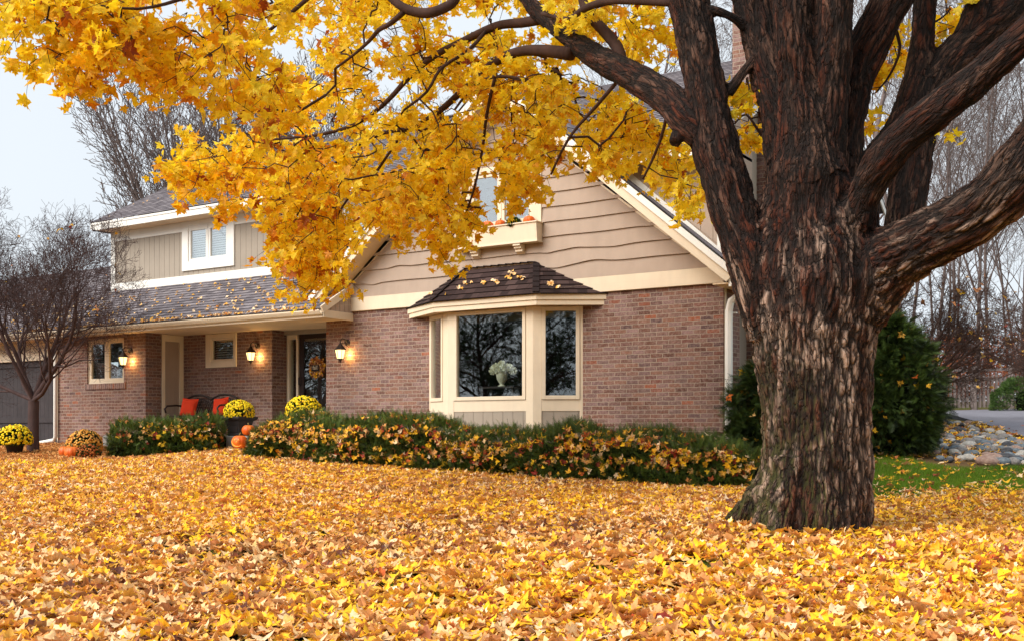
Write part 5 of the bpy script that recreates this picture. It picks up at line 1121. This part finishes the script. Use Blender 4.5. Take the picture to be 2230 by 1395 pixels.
cushion((XP(405, 15.85), 15.93, FZ+.59), .40, .40, .06, .25, 'red orange cushion at the left end of the porch bench')
cushion((XP(474, 15.85), 15.93, FZ+.59), .40, .40, -.12, .1, 'red orange cushion at the right end of the bench, half behind the mum')
# wreath on the door
wx, wz = XP(692, YE-.06), ZP(692, 800, YE-.06); t = empty('door_wreath', (wx, YE-.06, wz), 'autumn leaf wreath with a small cream sign on the front door', 'wreath'); r = np.random.default_rng(5); n = 320; a = r.uniform(0, 6.283, n); rad = .15+r.normal(size=n)*.035
leaves('wreath_leaves', MT['ground_leaf'], np.stack([wx+np.cos(a)*rad, YE-.09+r.normal(size=n)*.015, wz+np.sin(a)*rad], -1), unit(np.stack([r.normal(size=n)*.4, -np.ones(n), r.normal(size=n)*.4], -1)), r.normal(size=(n, 3)), r.uniform(.04, .07, n), r.uniform(0, 1, n)**1.4, t, OUT2, 1.2, 6)
MB().box(wx-.10, wx+.10, YE-.135, YE-.125, wz-.075, wz+.055).build('sign_board', MT['door'], t)
cu = bpy.data.curves.new('lettering', 'FONT'); cu.body = 'fall'; cu.size = .12; cu.extrude = .003; cu.align_x = 'CENTER'; cu.align_y = 'CENTER'; cu.materials.append(MT['ceramic']); tmp_ = bpy.data.objects.new('lettering_source', cu); COL.objects.link(tmp_); dg = bpy.context.evaluated_depsgraph_get(); dg.update(); lm = bpy.data.meshes.new_from_object(tmp_.evaluated_get(dg)); bpy.data.objects.remove(tmp_); o = bpy.data.objects.new('lettering', lm); COL.objects.link(o); o.parent = t; o.rotation_euler = (R(90), 0, 0); o.location = (0, -.08, 0)
# lanterns
MT['lampglass'] = emitmat('lit_lantern_glass', (255, 214, 140), 1.5)
def lantern(px_, py_, y, label):
    x_, z_ = XP(px_, y-.2), ZP(px_, py_, y-.2); t = empty('wall_lantern', (x_, y, z_), label, 'wall lamp', 'lit lanterns on the brick walls')
    c = (x_, y-.2)
    def sq(m, r0, z0, r1, z1, rot=math.pi/6, n=6):
        b = len(m.v); 
        for r_, zz in ((r0, z0), (r1, z1)): m.v += [(c[0]+r_*math.cos(rot+2*math.pi*k/n), c[1]+r_*math.sin(rot+2*math.pi*k/n), z_+zz) for k in range(n)]
        m.f += [(b+k, b+(k+1) % n, b+n+(k+1) % n, b+n+k) for k in range(n)]
    g = MB(); sq(g, .058, -.085, .095, .075); g.build('lantern_glass', MT['lampglass'], t)
    m = MB(); sq(m, .115, .075, .112, .088); sq(m, .112, .088, .045, .16); sq(m, .045, .16, .02, .2); sq(m, .115, .075, .02, .074); sq(m, .065, -.10, .065, -.085); sq(m, .01, -.101, .065, -.10)
    for k in range(6):
        a = math.pi/6+2*math.pi*k/6; m.tube([(c[0]+.06*math.cos(a), c[1]+.06*math.sin(a), z_-.085), (c[0]+.097*math.cos(a), c[1]+.097*math.sin(a), z_+.075)], .005, 5)
    m.tube([(c[0], c[1], z_-.10), (c[0], c[1], z_-.13), (c[0], c[1], z_-.165)], [.04, .018, .006], 10); m.build('cage', MT['iron'], t)
    m = MB().tube([(c[0], c[1], z_+.19), (c[0], c[1], z_+.25), (c[0], c[1]+.05, z_+.29), (c[0], y-.05, z_+.27), (c[0], y-.02, z_+.22)], .012, 8); m.tube([(c[0], y-.025, z_+.22), (c[0], y-.001, z_+.22)], [.055, .065], 14)
    m.tube([(c[0], y-.02, z_+.16), (c[0], y-.08, z_+.20), (c[0], c[1], z_+.20)], .009, 6); m.build('bracket', MT['iron'], t, True)
    L = bpy.data.lights.new('lantern_bulb', 'POINT'); L.energy = 3.6; L.color = (1., .62, .22); L.shadow_soft_size = .03; o = bpy.data.objects.new('lantern_bulb', L); COL.objects.link(o); o.parent = t; o.location = (.06, -.2+.125, -.01); return t
lantern(268, 785, YC, 'lit bronze lantern beside the casement window on the left brick wall')
lantern(546, 775, YD, 'lit bronze lantern between the small louvred window and the entry')
lantern(741, 770, YA, 'lit bronze lantern on the brick wall right of the front door')

# ================================================================== RIGHT SIDE: rocks, driveway, fence, hedge
dn = [(2040, 893, 31), (2085, 905, 28), (2150, 926, 25), (2230, 950, 22), (2330, 985, 19), (2480, 1040, 16.5), (2700, 1130, 14)]
df = [(2030, 892, 41), (2090, 892, 41.3), (2170, 890, 41), (2260, 889, 40), (2400, 888, 38), (2600, 887, 36), (2900, 886, 34)]
V = []; F = []; k_ = 24
A_ = [np.array(D(*p)) for p in dn]; B_ = [np.array(D(*p)) for p in df]
for i in range(len(A_)):
    for j in range(k_+1): q = A_[i]+(B_[i]-A_[i])*j/k_; V.append((q[0], q[1], max(gz(q[0], q[1])+.03, A_[i][2]+(B_[i][2]-A_[i][2])*(j/k_)) ))
F = [(i*(k_+1)+j, (i+1)*(k_+1)+j, (i+1)*(k_+1)+j+1, i*(k_+1)+j+1) for i in range(len(A_)-1) for j in range(k_)]
tag(mk('driveway', V, F, MT['asphalt'], smooth=True), kind='structure')
V = []; 
for a in A_: V += [(a[0], a[1]-.0, a[2]-.002), (a[0]+.12, a[1]-.28, a[2]-.36)]
tag(mk('driveway_edge', V, [(2*i, 2*i+1, 2*i+3, 2*i+2) for i in range(len(A_)-1)], MT['asphalt_edge']), kind='structure')
def rockmat(nm, c1, c2):
    m = M(nm, .75, .3); p = m.n('TexCoord').outputs['Object']; c = m.mix(m.remap(m.noise(p, 3., 5.), .35, .65), lin(c1), lin(c2)); m.col(c); m.bump(m.noise(p, 12., 5.), .5, .02); return m.m
rmats = [rockmat('grey_rock', (112, 108, 106), (150, 144, 140)), rockmat('blue_grey_rock', (84, 94, 104), (128, 136, 140)), rockmat('pinkish_rock', (138, 110, 98), (172, 146, 132)), rockmat('dark_rock', (58, 58, 64), (92, 92, 94)), rockmat('pale_rock', (160, 154, 146), (196, 190, 180))]
rn = ['smooth mid grey river rock in the rock bed by the driveway', 'smooth blue grey river rock in the rock bed by the driveway', 'smooth pinkish river rock in the rock bed by the driveway', 'smooth dark charcoal river rock in the rock bed by the driveway', 'smooth pale river rock in the rock bed by the driveway']
rocks = []; rr = random.Random(11)
import bmesh
protos = []
for k in range(5):
    bm = bmesh.new(); bmesh.ops.create_icosphere(bm, subdivisions=3, radius=1.); 
    cs = np.array([v.co[:] for v in bm.verts]); dsp = 1+.35*(fbm(cs*.9+k*5, 2)-.5)
    for v, d_ in zip(bm.verts, dsp): v.co *= d_
    for mi in range(5):
        me_ = bpy.data.meshes.new('river_rock'); bm.to_mesh(me_); me_.materials.append(rmats[mi]); me_.polygons.foreach_set('use_smooth', np.ones(len(me_.polygons), dtype=bool)); protos.append((me_, mi))
    bm.free()
placed = []; tries = 0
while len(placed) < 295 and tries < 16000:
    tries += 1; px_ = rr.uniform(1965, 2330); zn = np.interp(px_, [1965, 1990, 2040, 2100, 2230, 2400], [18.4, 17.8, 16.9, 16.4, 16.6, 16.5]); zf = np.interp(px_, [1965, 2040, 2085, 2150, 2230, 2330], [22, 28, 26.5, 23.8, 21.2, 18.6]); Zr = zn+(zf-zn)*rr.random()
    q = D(px_, 900, Zr); s = rr.uniform(.045, .12)*(1.15 if Zr < 18 else 1)
    if any((q[0]-a)**2+(q[1]-b)**2 < (.72*(s+c_))**2 for a, b, c_ in placed): continue
    placed.append((q[0], q[1], s)); me_, mi = protos[rr.randrange(25)]; o = bpy.data.objects.new('river_rock', me_); COL.objects.link(o)
    zz = gz(q[0], q[1]); fr_ = (Zr-zn)/(zf-zn); zz += .0; o.location = (q[0], q[1], zz+s*.3); o.scale = (s*rr.uniform(1., 1.35), s*rr.uniform(.8, 1.1), s*rr.uniform(.55, .75)); o.rotation_euler = (rr.uniform(-.25, .25), rr.uniform(-.25, .25), rr.random()*6.28); tag(o, rn[mi], 'rock', 'river rocks in the bed')
# fence
t = empty('picket_fence', tuple(D(2100, 893, 41.5)), 'weathered grey picket fence with square posts behind the driveway', 'fence')
a = np.array(D(1960, 896, 41.6)); c = np.array(D(2420, 890, 42.5)); n = 52; pk = MB()
for i in range(n):
    q = a+(c-a)*i/(n-1); h = 1.25+.05*math.sin(i*1.7); zt0 = gz(q[0], q[1])+.1; pk.prism([(q[0]-.055, q[1], zt0), (q[0]+.055, q[1], zt0), (q[0]+.055, q[1], zt0+h-.06), (q[0], q[1], zt0+h), (q[0]-.055, q[1], zt0+h-.06)], (0, .02, 0))
pk.build('pickets', MT['wood'], t)
for f_ in (0, .165, .345, .52, .7, .88):
    q = a+(c-a)*f_; g0 = gz(q[0], q[1]); MB().box(q[0]-.10, q[0]+.10, q[1]-.03, q[1]+.17, g0-.1, g0+1.62).box(q[0]-.13, q[0]+.13, q[1]-.06, q[1]+.2, g0+1.62, g0+1.67).build('post', MT['wood'], t)
for hz_ in (.32, 1.05, 1.42): MB().bar((a[0], a[1]+.05, gz(a[0], a[1])+hz_+.1), (c[0], c[1]+.05, gz(c[0], c[1])+hz_+.1), .05, .1).build('rail', MT['wood'], t)
# far clipped shrub at right
q = D(2262, 890, 38.5); z0 = gz(q[0], q[1]); t = empty('boxwood_hedge', (q[0], q[1], z0), 'clipped dark green shrub in front of the fence at the far right', 'shrub'); r = np.random.default_rng(9); n = 9000
d = unit(r.normal(size=(n, 3))); d[:, 2] = np.abs(d[:, 2]); k = .85+.3*fbm(d*2.5, 3); e = np.sign(d)*np.abs(d)**.7; pos = np.array([q[0], q[1], z0])+e*np.array([1.5, .8, 1.15])*k[:, None]
sprigs('foliage', MT['boxwood'], pos, d+r.normal(size=(n, 3))*.5, r.uniform(.07, .13, n), np.clip(r.beta(1.6, 1.6, n), 0, 1), t, sprig(5, 1., .35, .12)); MB().lathe((q[0], q[1], z0), [(.7, 0), (.75, .5), (.5, .8), (.1, .9)], 16).build('dark_core', MT['core'], t, True)  # added dark core behind the clipped leaves, a solid not branches

# ================================================================== BARE TREES
# small ornamental tree at left
q = D(72, 985, 21.2); z0 = gz(q[0], q[1])
S = []; rd = random.Random(4); P = Vector((0, 0, 0)); fork = Vector((.02, 0, 1.0))
S += [((0, 0, -.1), (.0, 0, .35), .125, .105, 0), ((0, 0, .35), (.01, 0, .75), .105, .1, 0), ((.01, 0, .75), tuple(fork), .1, .1, 0)]
for k, (dx, dy, dz, r_) in enumerate(((-.95, .1, .8, .055), (-.35, -.3, 1., .05), (.2, .3, 1.05, .055), (.7, .1, .9, .06), (.1, -.6, .8, .045), (-.5, .6, .8, .045), (1.2, -.25, .55, .045), (-1.3, -.3, .5, .04))):
    S += grow(40+k, 2.5, r_, 5, (6, 5, 5, 4, 3), (30, 38, 44, 48, 50), .66, .26, .13, .0026, tuple(fork), (dx, dy, dz), .22, .62, 5)
S2 = [s if s[4] < 1 or i < 3 else s for i, s in enumerate(S)]
t = tree_from([s for s in S if max(abs(s[1][0]), abs(s[1][1])) < 3.6 and not (s[1][2] < 2.25 and s[1][0]*CC+s[1][1]*SS > .95 and s[4] > 1)], 'ornamental_tree', 'small bare ornamental tree with a dense twiggy crown at the left edge', 'tree', None, (q[0], q[1], z0), plain('grey_brown_twigs', (78, 62, 60), .9, .1, .25, 3.), 1, ns=(9, 5, 3))
r = np.random.default_rng(3); ends = np.array([s[1] for s in S if s[4] >= 5]); pk_ = ends[r.integers(0, len(ends), 46)]+np.array([q[0], q[1], z0])
lv = leaves('clinging_leaves', MT['ground_leaf'], pk_, r.normal(size=(46, 3)), r.normal(size=(46, 3))+np.array([0, 0, -1.]), r.uniform(.05, .1, 46), np.clip(r.uniform(.6, 1.05, 46), 0, 1), t, OUT2, 1.3, 6)
print('orn segs', len(S))
# arching twiggy tree on the right
q = D(1960, 900, 24.); z0 = gz(q[0], q[1]); S = []
for k in range(8):
    a = k*.9; S += grow(70+k, 2.2, .055, 5, (5, 5, 5, 4, 3), (30, 36, 40, 46, 50), .60, .02, .15, .0032, (0, 0, .6), (math.cos(a)*.8+.45, math.sin(a)*.7, 1.0), .2, .62, 5)
S = [((0, 0, -.2), (0, 0, .65), .11, .09, 0)]+S
t = tree_from(S, 'crabapple_tree', 'wide twiggy bare crabapple with a few orange leaves right of the maple', 'tree', None, (q[0], q[1], z0), MT['bark_pink'], 1)
ends = np.array([s[1] for s in S if s[4] >= 4]); pk_ = ends[r.integers(0, len(ends), 90)]+np.array([q[0], q[1], z0])
leaves('clinging_leaves', MT['ground_leaf'], pk_, r.normal(size=(90, 3)), r.normal(size=(90, 3))+np.array([0, 0, -1.]), r.uniform(.07, .12, 90), np.clip(r.uniform(.5, 1.1, 90), 0, 1), t, OUT2, 1.3, 6)
q = D(2330, 900, 27.); t2 = copy_tree(t); t2.location = (q[0], q[1], gz(q[0], q[1])); t2.rotation_euler = (0, 0, 2.2); t2['label'] = 'second twiggy crabapple reaching in from the right edge over the driveway'
# tall bare trees: three prototypes
protoT = []
def proto(seed, H, kind):
    if kind == 'fan':
        S = [((0, 0, -.5), (0, 0, 2.), .26, .22, 0)]; rd = random.Random(seed)
        for k in range(16):
            a = k*2.4; tl_ = .08+.8*(k/16.); S += grow(seed*10+k, H*.62, .075, 4, (9, 6, 4, 3), (18, 26, 34, 40), .46, .22, .045, .0085, (0, 0, 1.2+k*.08), (math.cos(a)*tl_, math.sin(a)*tl_, 1), .18, .6, 6)
        return S
    S = grow(seed, H, .085, 4, (16, 7, 6, 4), (34, 38, 44, 48), .38, .22, .075, .0055, (0, 0, -.5), (0, 0, 1), .28, .5, 8); return S
spec = [('fan', 1, 13.), ('fan', 2, 12.), ('wood', 3, 17.), ('wood', 4, 19.), ('wood', 6, 15.)]
placesT = [
 (0, 480, 42, 1.22, 0., 'tall bare tree fanning out behind the left end of the house roof'), (1, 640, 44, 1.05, 1., 'bare multi stemmed tree behind the house, right of the fanning one'), (0, 700, 47, 1.1, 2., 'bare tree behind the upper roof, mostly hidden by yellow leaves'),
 (2, 1230, 40, 1.1, 0., 'bare tree behind the roof ridge seen through the maple leaves'), (3, 1400, 42, 1.05, 1., 'bare tree behind the ridge left of the chimney'), (4, 1545, 46, 1.1, 2., 'bare tree just left of the brick chimney'), (3, 960, 48, 1.1, 3., 'bare tree behind the middle of the house roof'),]
rr = random.Random(8)
wl = ['slender bare tree', 'thick bare tree', 'leaning bare tree', 'pale barked bare tree', 'forked bare tree']
for k in range(26):
    px_ = 1870+(k*97 % 560)+rr.uniform(-12, 12); Zt = (46 if px_ > 1990 else 36)+(k*7.3 % 34); placesT.append((2+k % 3, px_, Zt, rr.uniform(1., 1.35), rr.random()*6, None))
roots = {}
for n_, (pi, px_, Zt, s, rz, lb) in enumerate(placesT):
    kd, sd2, H_ = spec[pi]; q = D(px_, 900, Zt); loc = (q[0], q[1], gz(q[0], q[1])); lb = lb or 'bare woodland tree among the woods behind the driveway'
    grp = 'bare trees behind the house' if n_ < 7 else 'bare trees in the woods at the right'
    if pi not in roots: roots[pi] = t = tree_from(proto(sd2, H_, kd), 'bare_tree', lb, 'tree', grp, loc, MT['bark_far'], 1, ns=(7, 4, 3))
    else: t = copy_tree(roots[pi]); t.location = loc; t['label'] = lb; t['group'] = grp
    t.rotation_euler = (0, 0, rz); t.scale = (s, s, s)
# understorey: rusty oak brush
MT['rust'] = leafmat('rusty_leaves', [(0., (120, 62, 44)), (.5, (170, 92, 62)), (1., (206, 130, 84))], .3, .7, .2)
r = np.random.default_rng(12)
for k, (px_, Zt, sx_, sz_) in enumerate(((1900, 50, 4., 2.6), (2010, 54, 3.5, 3.4), (2100, 48, 3.0, 3.0), (2190, 56, 4.5, 3.8), (2290, 50, 4, 3.))):
    q = D(px_, 900, Zt); z0 = gz(q[0], q[1]); t = empty('oak_sapling', (q[0], q[1], z0), ('rusty leaved sapling thicket behind the fence, '+['behind the arborvitae', 'left of the fence gate', 'right behind the tallest fence post', 'above the clipped shrub', 'at the right edge'][k]), 'shrub')
    n = 2800; d = unit(r.normal(size=(n, 3))); d[:, 2] = np.abs(d[:, 2]); pos = np.array([q[0], q[1], z0+.4])+d*np.array([sx_, 1.5, sz_])*(r.random(n)**.4)[:, None]
    leaves('foliage', MT['rust'], pos, r.normal(size=(n, 3)), r.normal(size=(n, 3)), r.uniform(.07, .13, n), r.random(n), t, OUT2, 1.2, 4)
    S = []; 
    for j in range(6): S += grow(200+k*9+j, sz_*.8, .04, 3, (6, 5, 4), (30, 40, 45), .55, .15, .1, .008, (r.uniform(-sx_*.7, sx_*.7), r.uniform(-.5, .5), 0), (r.normal()*.2, 0, 1), .2)
    V, F = segs_mesh([s[0] for s in S], [s[1] for s in S], [s[2] for s in S], [s[3] for s in S], 3); mk('stems', V, F, MT['bark_far'], t, True, local=True)
# trees behind the camera (seen in the window glass)
for k, (x_, y_, pi, s) in enumerate(((-20, -14, 2, .7), (-9, -18, 3, .7), (-2, -16, 4, .7), (5, -12, 2, .7), (-27, -16, 3, .7), (-35, -14, 4, .7), (-43, -15, 2, .75), (-50, -18, 3, .7))):
    t = copy_tree(roots[pi]); t.location = (x_, y_, gz(x_, y_)); t.rotation_euler = (0, 0, k*1.3); t.scale = (s, s, s); t['label'] = 'bare street tree across the road, mirrored in the windows'; t['group'] = 'bare trees across the street'
r = np.random.default_rng(77); S = grow(91, 7.5, .2, 3, (22, 8, 5), (62, 50, 46), .42, .0, .06, .012, (0, 0, -.3), (0, 0, 1), .12, .5, 8)
cn = empty('pine_tree', (-18, -9, gz(-18, -9)), 'dark pine across the street, mirrored in the windows', 'tree', 'pines across the street')
V, F = segs_mesh([s[0] for s in S], [s[1] for s in S], [s[2] for s in S], [s[3] for s in S], 4); mk('trunk', V, F, MT['twig'], cn, True, local=True)
E_ = np.array([s[1] for s in S if s[4] >= 2]); E_ = E_[r.integers(0, len(E_), 4200)]+r.normal(size=(4200, 3))*.12+np.array(cn.location)
sprigs('foliage', MT['arb'], E_, r.normal(size=(4200, 3))+np.array([0, 0, .3]), r.uniform(.16, .34, 4200), r.random(4200)*.4, cn, sprig(7, 1., .4, .09))
for k, (x_, y_, s_) in enumerate(((-31, -15, 1.15), (-25, -12, 1.), (-38, -17, 1.2), (-46, -14, 1.1), (-54, -15, 1.2), (-62, -16, 1.2), (-28, -22, 1.3), (-42, -22, 1.3), (-9, -12, .9), (4, -11, 1.), (14, -6, 1.))):
    t = copy_tree(cn); t.location = (x_, y_, gz(x_, y_)); t.scale = (s_, s_, s_); t.rotation_euler = (0, 0, k*1.1)

# ================================================================== LIGHT, SKY, CAMERA
w = bpy.data.worlds.new('World'); sc.world = w; w.use_nodes = True; nt = w.node_tree; bg = nt.nodes['Background']
sky = nt.nodes.new('ShaderNodeTexSky'); sky.sky_type = 'NISHITA'; sky.sun_disc = False; SE, SA = 38., 205.
sky.sun_elevation = R(SE); sky.sun_rotation = R(SA); sky.dust_density = 4.; sky.air_density = 1.; sky.ozone_density = 1.5
tc = nt.nodes.new('ShaderNodeTexCoord'); nz = nt.nodes.new('ShaderNodeTexNoise'); nz.inputs['Scale'].default_value = 1.6; nz.inputs['Detail'].default_value = 3.
nt.links.new(tc.outputs['Generated'], nz.inputs['Vector']); cr = nt.nodes.new('ShaderNodeValToRGB'); cr.color_ramp.elements[0].position = .35; cr.color_ramp.elements[0].color = (7.8, 8.5, 9.2, 1); cr.color_ramp.elements[1].position = .7; cr.color_ramp.elements[1].color = (8.3, 8.9, 9.4, 1)
nt.links.new(nz.outputs['Fac'], cr.inputs['Fac']); mx = nt.nodes.new('ShaderNodeMixRGB'); mx.inputs['Fac'].default_value = .94; nt.links.new(sky.outputs[0], mx.inputs['Color1']); nt.links.new(cr.outputs[0], mx.inputs['Color2']); nt.links.new(mx.outputs[0], bg.inputs['Color']); bg.inputs['Strength'].default_value = .058
L = bpy.data.lights.new('sun', 'SUN'); L.energy = 2.5; L.angle = R(50); L.color = (1., .95, .88); so = bpy.data.objects.new('sun', L); COL.objects.link(so)
a = R(SA); dirv = Vector((math.sin(a)*math.cos(R(SE)), math.cos(a)*math.cos(R(SE)), math.sin(R(SE)))); so.rotation_euler = dirv.to_track_quat('Z', 'Y').to_euler(); so.location = (0, 0, 30)
cam = bpy.data.cameras.new('camera'); co_ = bpy.data.objects.new('camera', cam); COL.objects.link(co_); co_.location = (0, 0, 0); co_.rotation_euler = (R(90), 0, TH); cam.sensor_width = 36; cam.lens = FPX/2230*36; cam.shift_y = (HY-697.5)/2230; cam.clip_end = 3000; cam.clip_start = .05; sc.camera = co_
vs = sc.view_settings; vs.view_transform = 'Standard'; vs.look = 'None'; vs.exposure = .95; vs.gamma = 1.
sc.cycles.max_bounces = 8; sc.cycles.transparent_max_bounces = 12; sc.cycles.diffuse_bounces = 3; sc.cycles.use_adaptive_sampling = True
sc.cycles.use_denoising = True
